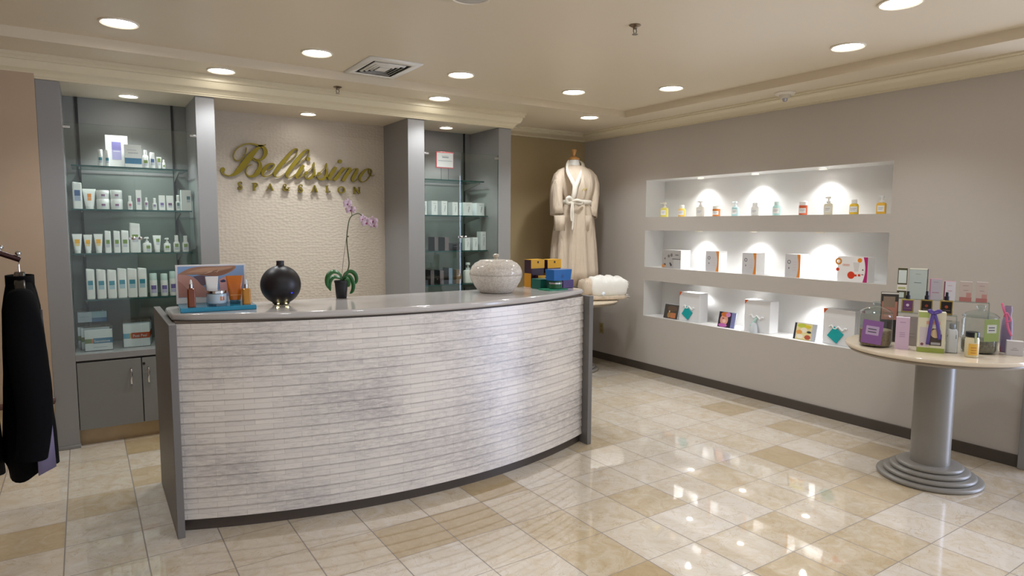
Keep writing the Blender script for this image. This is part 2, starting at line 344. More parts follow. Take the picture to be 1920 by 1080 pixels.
t = thing('wall_outlet', 'beige wall outlet low on the right wall near the robe table', 'outlet', (XR, 5.385, .345), -PI / 2)
MB().box(-.036, .036, -.006, 0, -.058, .058).build('cover_plate', mat('#a8976c', .4), t, bevel=.003)
b = MB(); b.box(-.016, .016, -.009, -.005, .008, .04); b.box(-.016, .016, -.009, -.005, -.04, -.008); b.build('socket', mat('#8f7f56', .4), t, bevel=.002)
# ------------------------------------------------------------------ built-in glass cabinets
CAB = mat('#7d7d7b', .5); PALEC = mat('#8f8e8e', .42)
SHEDGE = mat('#0d4946', .2); SHTOP = glass('#eff8f4', .8); PANE = glass('#f9fcfa', .8); GEDGE = glass('#7fae9f', .12)
def cabinet(name, label, f0, f1, shelves, split, ztop, standards, doors):
    xa, xb = f0[1], f1[0]
    t = thing(name, label, 'display cabinet', (0, 0, 0))
    for f in (f0, f1):
        b = MB(); b.box(f[0], f[1], YP, YBAY + .05, .022, ZBAY - .001); b.build('side_panel', PALEC, t, bevel=.002)
        b = MB(); b.box(f[0] - .004, f[1] + .004, YP - .006, YP + .2, 0, .022); b.build('plinth', GREY, t, bevel=.003)
    b = MB(); b.box(xa, xb, YBAY, YBAY + .03, .1, ZBAY - .001); b.build('back_panel', CAB, t)
    b = MB(); b.box(xa, xb, YP + .002, YBAY, .571, .614); b.build('deck', PALEC, t, bevel=.002)
    b = MB(); b.box(xa, xb, YP + .03, YBAY, .11, .571); b.build('cupboard_body', mat('#4b4845', .5), t)
    b = MB(); b.box(xa, xb, 5.05, 5.08, 0, .11); b.build('toe_kick', MARB, t)
    for x0, x1, hx, key in doors:
        b = MB(); b.box(x0, x1, YP + .004, YP + .026, .112, .558); d = b.build('cupboard_door', CAB, t, bevel=.002)
        b = MB(); y = YP + .004
        b.tube([(hx, y, .492), (hx, y - .018, .488), (hx + .002, y - .026, .465), (hx + .001, y - .026, .44), (hx - .002, y - .026, .415), (hx, y - .018, .392), (hx, y, .388)], [.005, .006, .0065, .006, .0065, .006, .005], 8)
        b.build('handle', CHROME, d)
        if key:
            MB().lathe([(.009, 0), (.009, .003), (.001, .003)], seg=14).build('lock', mat('#3a2f2a', .3, .6), d, loc=(hx - .025, y, .517)).rotation_euler = (PI / 2, 0, 0)
    for x0, x1, z in shelves:
        b = MB(); b.box(x0, x1, 5.15, 5.485, z - .0095, z)
        b.mi = [1, 1, 0, 0, 0, 0]; b.build('glass_shelf', [SHEDGE, SHTOP], t, fix=False)
        for sx in standards:
            q = MB(); q.add([(sx - .004, 5.2, z - .012), (sx + .004, 5.2, z - .012), (sx + .004, 5.495, z - .012), (sx - .004, 5.495, z - .012), (sx - .004, 5.2, z - .022), (sx + .004, 5.2, z - .022), (sx + .004, 5.495, z - .075), (sx - .004, 5.495, z - .075)],
                  [(0, 1, 2, 3), (4, 7, 6, 5), (0, 4, 5, 1), (3, 2, 6, 7), (0, 3, 7, 4), (1, 5, 6, 2)]); q.build('shelf_bracket', mat('#77746f', .4, .5), t)
    for sx in standards:
        b = MB(); b.box(sx - .008, sx + .008, 5.49, 5.501, .64, ZBAY - .002); b.build('shelf_track', mat('#1a1918', .4), t)
    for x0, x1, hx in ((xa + .004, split - .002, xa), (split + .002, xb - .004, xb)):
        b = MB(); b.box(x0, x1, YP + .006, YP + .012, .632, ztop); b.mi = [1, 1, 0, 1, 0, 1]; d = b.build('glass_door', [PANE, GEDGE], t, fix=False)
        for z in (ztop - .02,):
            c0, c1 = (hx, hx + .042) if hx == xa else (hx - .042, hx)
            MB().box(c0, c1, YP, YP + .018, z - .016, z).build('hinge', CHROME, d, bevel=.002)
        kx = split - .02 if hx == xa else split + .02
        b = MB(); b.lathe([(.003, 0), (.004, .012), (.011, .018), (.012, .025), (.007, .03), (.001, .031)], seg=16)
        b.build('knob', CHROME, d, loc=(kx, YP + .006, 1.366)).rotation_euler = (PI / 2, 0, 0)
    b = MB(); b.box(split - .05, split + .01, YP - .004, YP + .004, 1.357, 1.375); b.build('lock_bar', CHROME, t, bevel=.002)
    return t
Z1 = (1.847, 1.559, 1.264, .953); Z2 = (1.871, 1.558, 1.2405, .939)
cabinet('display_cabinet', 'grey built-in glass-door display cabinet full of white bottles, left of the lettering wall', FINS[0], FINS[1],
        [(-.077, .61, Z1[0]), (-.092, .628, Z1[1]), (-.099, .62, Z1[2]), (-.041, .63, Z1[3])], .268, 2.094, (-.0325, .558),
        [(-.106, .256, .195, False), (.262, .648, .297, True)])
cabinet('display_cabinet', 'grey built-in glass-door display cabinet with dark cartons, right of the lettering wall', FINS[2], FINS[3],
        [(2.41, 3.06, Z2[0]), (2.40, 3.1, Z2[1]), (2.40, 3.1, Z2[2]), (2.40, 3.1, Z2[3])], 2.741, 2.095, (2.47, 3.04),
        [(2.384, 2.742, 2.69, False), (2.746, 3.106, 2.80, True)])

# ------------------------------------------------------------------ gold lettering
YL = 5.483
def wp(x, y): p = at(1, YL, x, y); return (p.x, p.z)
def stroke(b, pts, cv, closed=False, n=7, th=.018):
    """pen stroke: (x, y, width) of the photo measured onto the wall plane, given a real thickness"""
    P = spline(pts, n); L = []; Rr = []
    for i, (x, y, w) in enumerate(P):
        x0, y0, _ = P[max(i - 1, 0)]; x1, y1, _ = P[min(i + 1, len(P) - 1)]
        dx, dy = x1 - x0, y1 - y0; d = math.hypot(dx, dy) or 1; nx, ny = -dy / d * max(w, 9) / 2, dx / d * max(w, 9) / 2
        L.append(wp(*cv(x + nx, y + ny))); Rr.append(wp(*cv(x - nx, y - ny)))
    k = len(P); vs = [(x, YL - th / 2, z) for x, z in L + Rr] + [(x, YL + th / 2, z) for x, z in L + Rr]; fs = []
    for i in range(k - 1):
        fs += [(i, i + 1, k + i + 1, k + i), (2 * k + i, 3 * k + i, 3 * k + i + 1, 2 * k + i + 1), (i, 2 * k + i, 2 * k + i + 1, i + 1), (k + i, k + i + 1, 3 * k + i + 1, 3 * k + i)]
    fs += [(0, k, 3 * k, 2 * k), (k - 1, 3 * k - 1, 4 * k - 1, 2 * k - 1)]
    b.add(vs, fs)
def dot(b, x, y, r, cv, th=.018):
    poly = [wp(*cv(x + r * math.cos(a), y + r * math.sin(a))) for a in [2 * PI * i / 20 for i in range(20)]]
    b.front(poly, YL - th / 2 - .0005, YL + th / 2)
def pin(b, x, y, cv):
    px_, pz = wp(*cv(x, y)); b.tube([(px_, YL, pz), (px_, YBAY + .002, pz)], .004, 6)
k1 = lambda x, y: (405 + x / 9.817, 260 + y / 9.817)
k2 = lambda x, y: (490 + x / 13.5, 265 + y / 13.5)
k3 = lambda x, y: (580 + x / 14.77, 290 + y / 14.77)
sign = thing('wall_sign', 'gold script and capital lettering on the pale scaly wall', 'wall sign', (0, 0, 0))
b = MB()
stroke(b, [(820, 140, 24), (740, 205, 70), (640, 310, 105), (530, 450, 118), (430, 570, 105), (340, 650, 62), (250, 683, 26), (165, 665, 22), (105, 620, 26), (92, 570, 40)], k1); dot(b, 122, 572, 44, k1)
stroke(b, [(915, 110, 14), (850, 130, 26), (770, 125, 30), (680, 100, 26), (560, 100, 20), (450, 140, 18), (360, 215, 17), (318, 310, 18), (335, 375, 18), (390, 408, 18), (460, 380, 16), (520, 310, 15), (553, 230, 15), (560, 165, 12)], k1)
stroke(b, [(770, 130, 22), (850, 145, 42), (900, 205, 70), (908, 275, 74), (875, 345, 58), (820, 390, 34), (750, 385, 22), (690, 358, 16), (668, 372, 15), (700, 400, 17), (760, 412, 20)], k1)
stroke(b, [(760, 403, 26), (805, 450, 50), (808, 540, 78), (765, 620, 88), (700, 680, 62), (620, 695, 32), (560, 655, 20), (545, 590, 16), (580, 520, 15), (640, 485, 14), (672, 470, 10)], k1)
stroke(b, [(150, 738, 22), (250, 695, 34), (318, 620, 44), (300, 572, 36), (190, 588, 62), (90, 690, 92), (35, 790, 84), (45, 865, 44), (100, 900, 24), (200, 870, 20), (310, 790, 18)], k2)
stroke(b, [(580, 588, 12), (740, 470, 14), (860, 350, 15), (915, 245, 20), (895, 195, 30), (820, 215, 42), (700, 335, 72), (560, 505, 96), (430, 670, 104), (345, 795, 84), (335, 865, 42), (390, 908, 22), (480, 888, 18), (610, 800, 16)], k2)
stroke(b, [(880, 605, 12), (1040, 485, 14), (1150, 380, 15), (1203, 275, 18), (1188, 215, 28), (1110, 240, 44), (980, 370, 78), (840, 550, 98), (720, 710, 98), (645, 825, 82), (645, 892, 42), (700, 930, 22), (790, 890, 18), (860, 832, 16)], k2)
stroke(b, [(1070, 605, 60), (1030, 660, 90), (960, 770, 94), (895, 870, 84), (890, 920, 44), (935, 930, 22), (1000, 892, 18), (1085, 820, 16)], k2); dot(b, 1185, 450, 47, k2)
for dx, dy in ((0, 0), (318, 22)):
    c2_ = lambda x, y, dx=dx, dy=dy: k2(x + dx, y + dy)
    stroke(b, [(1330, 530, 12), (1322, 575, 44), (1312, 625, 56), (1305, 655, 20)], c2_)
    stroke(b, [(1090, 815, 14), (1200, 735, 15), (1298, 655, 16), (1335, 745, 44), (1325, 850, 74), (1245, 930, 68), (1160, 945, 36), (1105, 900, 24), (1098, 835, 26)], c2_); dot(b, 1140, 800, 44, c2_)
    stroke(b, [(1310, 900, 24), (1360, 880, 18), (1410, 840, 14)], c2_)
stroke(b, [(735, 345, 60), (700, 400, 96), (620, 520, 98), (555, 630, 88), (545, 685, 42), (600, 695, 20), (660, 680, 16)], k3); dot(b, 845, 188, 54, k3)
stroke(b, [(955, 360, 60), (915, 420, 96), (820, 550, 98), (730, 665, 98), (690, 715, 70)], k3)
stroke(b, [(880, 520, 14), (1000, 400, 18), (1085, 370, 32), (1120, 410, 80), (1050, 530, 98), (970, 660, 98), (925, 735, 76)], k3)
stroke(b, [(1100, 530, 14), (1200, 425, 16), (1290, 385, 28), (1325, 425, 66), (1265, 545, 94), (1205, 655, 82), (1190, 722, 40), (1240, 752, 20), (1310, 700, 16), (1380, 635, 14)], k3)
stroke(b, [(1640, 392, 24), (1550, 430, 54), (1440, 550, 76), (1390, 655, 64), (1415, 735, 30), (1485, 758, 22), (1590, 700, 20), (1680, 580, 26), (1718, 470, 30), (1695, 412, 26), (1630, 392, 22)], k3)
stroke(b, [(1650, 405, 14), (1638, 490, 16), (1680, 570, 15), (1740, 590, 14), (1805, 568, 10)], k3)
for x, y in ((600, 340), (420, 580), (780, 560)): pin(b, x, y, k1)
for x, y in ((80, 700), (500, 580), (780, 630), (960, 770)): pin(b, x, y, k2)
for x, y in ((640, 500), (820, 550), (1260, 550), (1440, 560), (430, 560)): pin(b, x, y, k3)
b.build('script_word', GOLD, sign, ang=30)
k4 = lambda x, y: (430 + x / 14.77, 330 + y / 14.77); k5 = lambda x, y: (550 + x / 13.71, 335 + y / 13.71)
SS = [(345, 205, 20), (330, 172, 22), (285, 172, 30), (255, 205, 38), (275, 250, 44), (320, 285, 46), (340, 325, 42), (305, 372, 28), (258, 352, 22), (238, 305, 16)]
CAPS = [
 (k4, [SS, [(345, 175, 10), (345, 215, 10)], [(238, 300, 10), (238, 372, 10)]], (300, 270)),
 (k4, [[(682, 200, 46), (682, 300, 46), (682, 402, 46)], [(660, 200, 20), (735, 203, 28), (775, 245, 38), (740, 300, 26), (690, 312, 16)], [(622, 203, 14), (690, 203, 14)], [(640, 402, 12), (725, 402, 12)]], (682, 280)),
 (k4, [[(1120, 212, 16), (1080, 310, 16), (1042, 400, 16)], [(1120, 212, 36), (1160, 310, 42), (1198, 402, 42)], [(1078, 330, 14), (1170, 330, 14)], [(1010, 402, 12), (1072, 402, 12)], [(1165, 402, 12), (1228, 402, 12)]], (1160, 310)),
 (k4, [[(1650, 325, 22), (1612, 372, 26), (1548, 402, 32), (1495, 375, 32), (1505, 328, 28), (1548, 298, 24), (1570, 255, 24), (1535, 230, 24), (1495, 258, 26), (1530, 318, 36), (1595, 385, 38), (1660, 405, 20)], [(1610, 322, 14), (1680, 322, 14)]], (1545, 320)),
 (k5, [[(x * .93 - 92, y * .93 + 5, w * .95) for x, y, w in SS], [(229, 165, 10), (229, 202, 10)], [(130, 285, 10), (130, 350, 10)]], (187, 256)),
 (k5, [[(540, 172, 16), (503, 260, 16), (468, 345, 16)], [(540, 172, 34), (572, 260, 40), (604, 347, 40)], [(500, 285, 14), (580, 285, 14)], [(440, 347, 12), (495, 347, 12)], [(575, 347, 12), (630, 347, 12)]], (572, 262)),
 (k5, [[(862, 187, 40), (862, 270, 40), (862, 350, 40)], [(828, 187, 13), (897, 187, 13)], [(830, 350, 14), (885, 350, 16), (935, 348, 16)], [(938, 352, 10), (944, 318, 10)]], (862, 265)),
 (k5, [[(1238 + 78 * math.cos(a), 290 + 80 * math.sin(a), 24 + 8 * abs(math.cos(a))) for a in [2 * PI * i / 12 for i in range(13)]]], (1160, 290)),
 (k5, [[(1572, 222, 22), (1570, 300, 22), (1568, 392, 22)], [(1560, 222, 36), (1630, 300, 40), (1700, 382, 36)], [(1700, 220, 20), (1700, 300, 20), (1702, 385, 20)], [(1545, 220, 12), (1590, 220, 12)], [(1672, 220, 12), (1728, 220, 12)], [(1545, 392, 12), (1595, 392, 12)]], (1630, 300)),
]
for cv, strokes, pn in CAPS:
    b = MB()
    for s_ in strokes: stroke(b, s_, cv, n=4)
    pin(b, *pn, cv); b.build('capital_letter', GOLD, sign, ang=30)

# ------------------------------------------------------------------ reception desk
def arc(x0, x1, yend, yapex, n=48):
    c = (x0 + x1) / 2; h = (x1 - x0) / 2; s = yend - yapex; Rr = (h * h + s * s) / (2 * s); out = []
    for i in range(n + 1):
        x = x0 + (x1 - x0) * i / n; out.append((x, yapex + Rr - math.sqrt(Rr * Rr - (x - c) ** 2)))
    return out
desk = thing('reception_desk', 'long curved reception desk faced in white mother-of-pearl strips', 'reception desk', (0, 0, 0))
DG = mat('#716e6c', .45)
for x0, x1 in ((.28, .3125), (2.738, 2.772)):
    b = MB(); b.add([(x0, 3.25, 0), (x1, 3.25, 0), (x1, 4.05, 0), (x0, 4.05, 0), (x0, 3.25, 1.005), (x1, 3.25, 1.005), (x1, 4.05, 1.005), (x0, 4.05, 1.005)],
        [(0, 3, 2, 1), (4, 5, 6, 7), (0, 1, 5, 4), (1, 2, 6, 5), (2, 3, 7, 6), (3, 0, 4, 7)]); b.build('side_panel', DG, desk, bevel=.002)
A_ = arc(.3135, 2.737, 3.315, 3.062)
m = bpy.data.materials.new('pearl_strips'); m.use_nodes = True; nt = m.node_tree; bs = nt.nodes['Principled BSDF']; Lk = nt.links.new
uv = nt.nodes.new('ShaderNodeUVMap'); uv.uv_map = 'arc'
br = nt.nodes.new('ShaderNodeTexBrick'); br.offset = .37; br.inputs['Scale'].default_value = 1; br.inputs['Brick Width'].default_value = .125; br.inputs['Row Height'].default_value = .02606; br.inputs['Mortar Size'].default_value = .0009
br.inputs['Color1'].default_value = (*lin('#e6ded5'), 1); br.inputs['Color2'].default_value = (*lin('#dad2cb'), 1); br.inputs['Mortar'].default_value = (*lin('#c2b9b1'), 1); mpb = nt.nodes.new('ShaderNodeMapping'); mpb.inputs['Location'].default_value = (0, -.062, 0); Lk(uv.outputs[0], mpb.inputs[0]); Lk(mpb.outputs[0], br.inputs['Vector'])
mp = nt.nodes.new('ShaderNodeMapping'); mp.inputs['Scale'].default_value = (22, 90, 1); Lk(uv.outputs[0], mp.inputs[0])
no = nt.nodes.new('ShaderNodeTexNoise'); no.inputs['Scale'].default_value = 1; no.inputs['Detail'].default_value = 6; no.inputs['Roughness'].default_value = .7; Lk(mp.outputs[0], no.inputs['Vector'])
mp3 = nt.nodes.new('ShaderNodeMapping'); mp3.inputs['Scale'].default_value = (1.6, 2.2, 1); Lk(uv.outputs[0], mp3.inputs[0])
n3 = nt.nodes.new('ShaderNodeTexNoise'); n3.inputs['Scale'].default_value = 1.2; Lk(mp3.outputs[0], n3.inputs['Vector'])
mu = nt.nodes.new('ShaderNodeMath'); mu.operation = 'MULTIPLY'; Lk(no.outputs['Fac'], mu.inputs[0]); Lk(n3.outputs['Fac'], mu.inputs[1])
rg = nt.nodes.new('ShaderNodeMapRange'); rg.inputs[1].default_value = .2; rg.inputs[2].default_value = .42; rg.inputs[3].default_value = 0; rg.inputs[4].default_value = .8; Lk(mu.outputs[0], rg.inputs[0])
mx = nt.nodes.new('ShaderNodeMix'); mx.data_type = 'RGBA'; Lk(rg.outputs[0], mx.inputs[0]); Lk(br.outputs['Color'], mx.inputs[6]); mx.inputs[7].default_value = (*lin('#9f9897'), 1)
Lk(mx.outputs[2], bs.inputs['Base Color'])
bp = nt.nodes.new('ShaderNodeBump'); bp.inputs['Strength'].default_value = .25; bp.inputs['Distance'].default_value = .002; bp.invert = True; Lk(br.outputs['Fac'], bp.inputs['Height'])
b2 = nt.nodes.new('ShaderNodeBump'); b2.inputs['Strength'].default_value = .35; b2.inputs['Distance'].default_value = .002; Lk(no.outputs['Fac'], b2.inputs['Height']); Lk(bp.outputs[0], b2.inputs['Normal']); Lk(b2.outputs[0], bs.inputs['Normal'])
bs.inputs['Roughness'].default_value = .3; bs.inputs['Specular Tint'].default_value = (.8, .86, 1, 1); bs.inputs['Specular IOR Level'].default_value = .7
# the strips overlap like clapboards: each row leans out a little at its foot
b = MB(); rows = 18; zs = [.062 + (1.0 - .062) * k / rows for k in range(rows + 1)]; uvs = []; s_len = [0]
for p, q in zip(A_, A_[1:]): s_len.append(s_len[-1] + math.hypot(q[0] - p[0], q[1] - p[1]))
for k in range(rows):
    for i in range(len(A_) - 1):
        (x0, y0), (x1, y1) = A_[i], A_[i + 1]; o_ = .0065
        b.add([(x0, y0 - o_, zs[k]), (x1, y1 - o_, zs[k]), (x1, y1, zs[k + 1]), (x0, y0, zs[k + 1])], [(0, 1, 2, 3)])
        uvs += [(s_len[i], zs[k]), (s_len[i + 1], zs[k]), (s_len[i + 1], zs[k + 1]), (s_len[i], zs[k + 1])]
        b.add([(x0, y0 - o_, zs[k]), (x1, y1 - o_, zs[k]), (x1, y1, zs[k]), (x0, y0, zs[k])], [(3, 2, 1, 0)])
        uvs += [(s_len[i], zs[k]), (s_len[i + 1], zs[k]), (s_len[i + 1], zs[k]), (s_len[i], zs[k])][::-1]
for i in range(len(A_) - 1):
    (x0, y0), (x1, y1) = A_[i], A_[i + 1]
    b.add([(x0, y0 + .04, zs[0]), (x1, y1 + .04, zs[0]), (x1, y1 + .04, zs[-1]), (x0, y0 + .04, zs[-1])], [(3, 2, 1, 0)]); uvs += [(0, 0)] * 4
    b.add([(x0, y0, zs[0]), (x1, y1, zs[0]), (x1, y1 + .04, zs[0]), (x0, y0 + .04, zs[0])], [(3, 2, 1, 0)]); uvs += [(0, 0)] * 4
fr = b.build('front_facing', m, desk, fix=False)
ul = fr.data.uv_layers.new(name='arc')
k = 0
for p in fr.data.polygons:
    for li in p.loop_indices:
        v = fr.data.vertices[fr.data.loops[li].vertex_index].co; ul.data[li].uv = (v.x, v.z)
MB().prism(arc(.3135, 2.737, 3.335, 3.088) + [(2.737, 3.4), (.3135, 3.4)], 0, .0615).build('toe_kick', mat('#4c433d', .4), desk)
MB().prism(arc(.3135, 2.737, 3.33, 3.08) + [(2.737, 3.4), (.3135, 3.4)], 1.0, 1.0095).build('painted_shade_strip', mat('#7a6c5e', .5), desk)  # brown strip painted in for the shadow under the countertop
MB().box(.3135, 2.737, 3.62, 3.645, 0, 1.0).build('inner_panel', DG, desk)
MB().box(.3135, 2.737, 3.646, 4.05, .72, .75).build('work_surface', mat('#b5aea6', .35), desk)
# stone top
STONE = mat('#bab5b2', .1, 0, noise=.07, nscale=7)
P_ = arc(.303, 2.775, 3.345, 3.04)
P_ = [(.303, 3.36)] + P_[1:-1] + [(2.775, 3.36), (2.775, 3.60), (2.74, 3.655), (2.68, 3.675), (.335, 3.675), (.308, 3.66), (.303, 3.63)]
tag(MB().prism(P_, 1.0105, 1.043).build('countertop', STONE, bevel=.011, seg=3), 'grey stone top with a bowed front edge lying on the reception desk', 'countertop')

# ------------------------------------------------------------------ pedestal tables
PED = mat('#87837d', .32); TOPM = mat('#d8c9b3', .12, noise=.08, nscale=10)
def pedestal(label, x, y, h, r):
    t = thing('pedestal_table', label, 'table', (x, y, 0), 0, 'round pedestal tables')
    pr = []
    for k, rr in enumerate((.271, .237, .204, .171)):
        z = k * .024; pr += [(rr - .012, z), (rr - .003, z + .003), (rr, z + .011), (rr - .003, z + .019), (rr - .012, z + .0235)]
    MB().lathe(pr + [(.1, .096)], seg=64).build('base', PED, t, ang=60)
    MB().lathe([(.101, .095), (.101, h - .045)], seg=48).build('column', PED, t)
    MB().lathe([(r - .05, h - .046), (r - .025, h - .043), (r - .018, h - .034), (r - .02, h - .024), (r - .05, h - .0235)], seg=72).build('apron', mat('#8b8173', .35), t)
    MB().lathe([(r - .03, h - .0235), (r - .006, h - .0225), (r, h - .016), (r, h - .007), (r - .004, h - .001), (r - .02, h)], seg=80).build('tabletop', TOPM, t)
    return t
pedestal('round marble-topped pedestal table crowded with gifts before the right wall', 4.085, 1.737, .781, .476)
pedestal('round pedestal table in the far corner carrying the robe form, mostly behind the desk', 4.12, 5.15, .735, .462)
# ------------------------------------------------------------------ product kit (local: front is -y, base at z = 0)
def rbox(b, w, d, h, z0=0, mi=0, x=0, y=0): return b.box(x - w / 2, x + w / 2, y - d / 2, y + d / 2, z0, z0 + h, mi)
def sell(w, d, n, z, p=4.0, x=0, y=0):        # rounded-rectangle ring
    out = []
    for i in range(n):
        a = 2 * PI * (i + .5) / n; c, s = math.cos(a), math.sin(a)
        out.append((x + w / 2 * math.copysign(abs(c) ** (2 / p), c), y + d / 2 * math.copysign(abs(s) ** (2 / p), s), z))
    return out
def carton(name, label, cat, loc, rz, w, d, h, body, prints=(), sides=(), group=None, tops=None, rough=.4, parent=None):
    """folding carton; prints = (x0, x1, z0, z1, colour) as fractions of the front, sides the same on its two side faces"""
    b = MB(); rbox(b, w, d, h); mats = [mat(body, rough)]; e = .0004
    for x0, x1, z0, z1, c in prints:
        mats.append(mat(c, rough)); b.rect(-w / 2 + w * x0, -w / 2 + w * x1, h * z0, h * z1, -d / 2 - e, len(mats) - 1); e += .00015
    for x0, x1, z0, z1, c in sides:
        mats.append(mat(c, rough))
        for sx in (-1, 1): b.sidex(sx * (w / 2 + .0004), -d / 2 + d * x0, -d / 2 + d * x1, h * z0, h * z1, len(mats) - 1)
    if tops: mats.append(mat(tops, rough)); b.add([(-w / 2, -d / 2, h + .0004), (w / 2, -d / 2, h + .0004), (w / 2, d / 2, h + .0004), (-w / 2, d / 2, h + .0004)], [(0, 1, 2, 3)], len(mats) - 1)
    o = b.build(name, mats, parent, loc, rz, fix=False)
    return tag(o, label, cat, group) if label else o
def lblrect(b, w, d, h, prints, mats, rough=.4, wrap=None):
    e = .0006
    for x0, x1, z0, z1, c in prints:
        mats.append(mat(c, rough)); k = len(mats) - 1
        if wrap: b.patch(wrap + e, (x1 - x0) * 1.25, h * z0, h * z1, mi=k, a0=-PI / 2 + ((x0 + x1) / 2 - .5) * 2.2)
        else: b.rect(-w / 2 + w * x0, -w / 2 + w * x1, h * z0, h * z1, -d / 2 - e, k)
        e += .0002
def bottle(name, label, cat, loc, rz, kind, w, h, body='#f1f1ef', cap=None, prints=(), group=None, bm=None, cm=None):
    t = thing(name, label, cat, loc, rz, group); bm = bm or mat(body, .32); cm = cm or mat(cap or body, .3); mats = [bm]; r = w / 2
    if kind == 'round':
        b = MB(); hb = h * .74; b.lathe([(r * .93, 0), (r, .004), (r, hb - r * .5), (r * .8, hb - r * .12), (r * .5, hb)], seg=24); lblrect(b, w, w, hb, prints, mats, wrap=r); b.build('bottle_body', mats, t, fix=False)
        MB().lathe([(r * .62, hb - .001), (r * .62, h - .003), (r * .55, h), (r * .05, h)], seg=20).build('cap', cm, t)
    elif kind == 'stick':   # straight cylinder with a full-width cap
        b = MB(); hb = h * .7; b.lathe([(r * .95, 0), (r, .003), (r, hb)], seg=24); lblrect(b, w, w, hb, prints, mats, wrap=r); b.build('bottle_body', mats, t, fix=False)
        MB().lathe([(r * .96, hb), (r * .96, h - .004), (r * .86, h), (r * .05, h)], seg=24).build('cap', cm, t)
    elif kind == 'pump':
        b = MB(); hb = h * .64; b.rings([sell(w * q, w * .72 * q, 24, z) for q, z in ((.94, 0), (1, .004), (1, hb * .82), (.9, hb * .93), (.45, hb))]); lblrect(b, w, w * .72, hb, prints, mats); b.build('bottle_body', mats, t, fix=False)
        b = MB(); b.lathe([(r * .46, hb - .002), (r * .46, hb + h * .1), (r * .2, hb + h * .11), (r * .2, h * .9)], seg=18)
        b.lathe([(r * .5, h * .88), (r * .5, h - .002), (r * .4, h)], seg=18); b.tube([(0, 0, h * .94), (-r * .6, -r * .9, h * .94), (-r * .7, -r * 1.1, h * .91)], r * .15, 8); b.build('pump', cm, t)
    elif kind == 'spray':
        b = MB(); hb = h * .62; b.rings([sell(w * q, w * .72 * q, 24, z, 3.2) for q, z in ((.94, 0), (1, .004), (1, hb * .85), (.8, hb * .97), (.55, hb))]); lblrect(b, w, w * .72, hb, prints, mats); b.build('bottle_body', mats, t, fix=False)
        b = MB(); b.rings([sell(w * .62, w * .5, 20, hb - .001), sell(w * .62, w * .5, 20, h * .88), [(x, y, z + (y + w * .25) * .35) for x, y, z in sell(w * .6, w * .48, 20, h * .95)]]); b.build('spray_cap', cm, t)
    elif kind == 'flat':    # tall rounded-rectangle bottle with a slanting top
        b = MB(); d = w * .62; b.rings([sell(w * .96, d * .96, 28, 0), sell(w, d, 28, .004), sell(w, d, 28, h * .86)], cap1=False); lblrect(b, w, d, h, prints, mats); b.build('bottle_body', mats, t, fix=False)
        b = MB(); tp = [(x, y, h * .965 + (.03 * h) * (-x / w)) for x, y, z in sell(w * .97, d * .97, 28, 0)]; b.rings([sell(w * .985, d * .985, 28, h * .862), tp, [(x * .9, y * .85, z + .003) for x, y, z in tp]]); b.build('cap', cm, t)
    elif kind == 'tube':    # squeeze tube standing on its cap
        b = MB(); hc = h * .14; rg = []
        for k in range(9):
            q = k / 8; ww = w * (.66 + .34 * q); dd = w * .55 * (1 - q) ** .8 + .003; rg.append(sell(ww, dd, 24, hc + (h - hc) * q, 2 + 3 * q))
        b.rings(rg)
        e = .001
        for x0, x1, z0, z1, c in prints:
            mats.append(mat(c, .4)); k_ = len(mats) - 1; y = lambda z: -(w * .55 * (1 - max(0, (z - hc) / (h - hc))) ** .8 + .003) / 2 - e
            b.add([(-w / 2 + w * x0, y(h * z0), h * z0), (-w / 2 + w * x1, y(h * z0), h * z0), (-w / 2 + w * x1, y(h * z1), h * z1), (-w / 2 + w * x0, y(h * z1), h * z1)], [(0, 1, 2, 3)], k_); e += .0003
        b.build('tube_body', mats, t, fix=False)
        MB().lathe([(w * .3, 0), (w * .31, .002), (w * .31, hc - .001), (w * .25, hc)], seg=22).build('cap', cm, t)
    elif kind == 'jar':
        b = MB(); hb = h * .62; b.lathe([(r * .9, 0), (r * .98, .004), (r * .98, hb)], seg=28); lblrect(b, w, w, hb, prints, mats, wrap=r * .98); b.build('jar_body', mats, t, fix=False)
        MB().lathe([(r, hb), (r, h - .003), (r * .95, h), (r * .05, h)], seg=28).build('lid', cm, t)
    return t
TEAL, BLUE, PURP, VIOL, GRN, YEL, ORG = '#3d8fa6', '#4a6699', '#8c86bd', '#6f5f9c', '#7f9a4a', '#f2b22e', '#e88a33'
def on_shelf(cv, x0, x1, yt, yb, z, Y):
    a = at(1, Y, *cv(x0, yt)); c = at(1, Y, *cv(x1, yt)); m_ = at(1, Y, *cv((x0 + x1) / 2, yt))
    return ((a.x + c.x) / 2, c.x - a.x, m_.z - z)
def shelfload(cv, z, Y, rows, grp, where):
    for kind, x0, x1, yt, name, cat, lab, kw in rows:
        x, w, h = on_shelf(cv, x0, x1, yt, 0, z, Y); lab = lab + ' ' + where if where else lab
        if kind == 'box': carton(name, lab, cat, (x, Y + kw.get('d', .05) / 2, z + .0005), 0, w, kw.get('d', .05), h, kw.get('body', '#f3f2f1'), kw.get('prints', ()), kw.get('sides', ()), grp)
        else: bottle(name, lab, cat, (x, Y + w * .4, z + .0005), 0, kind, w, h, kw.get('body', '#f1f1ef'), kw.get('cap'), kw.get('prints', ()), grp)
sq = lambda c, z0=.25, z1=.55, a=.22, b_=.78: ((a, b_, z0 + (z1 - z0) * .45, z1, c), (a, b_, z0, z0 + (z1 - z0) * .42, '#c9cbd6'))
s1 = lambda x, y: (100 + x / 3.857, 140 + y / 3.857); s2 = lambda x, y: (100 + x / 3.857, 400 + y / 3.857)
B_ = 'bottle'; X_ = 'box'; CB = 'cosmetic_bottle'; CX = 'cosmetic_carton'; CT = 'cream_tube'
GL = 'white skincare on the left glass shelves'
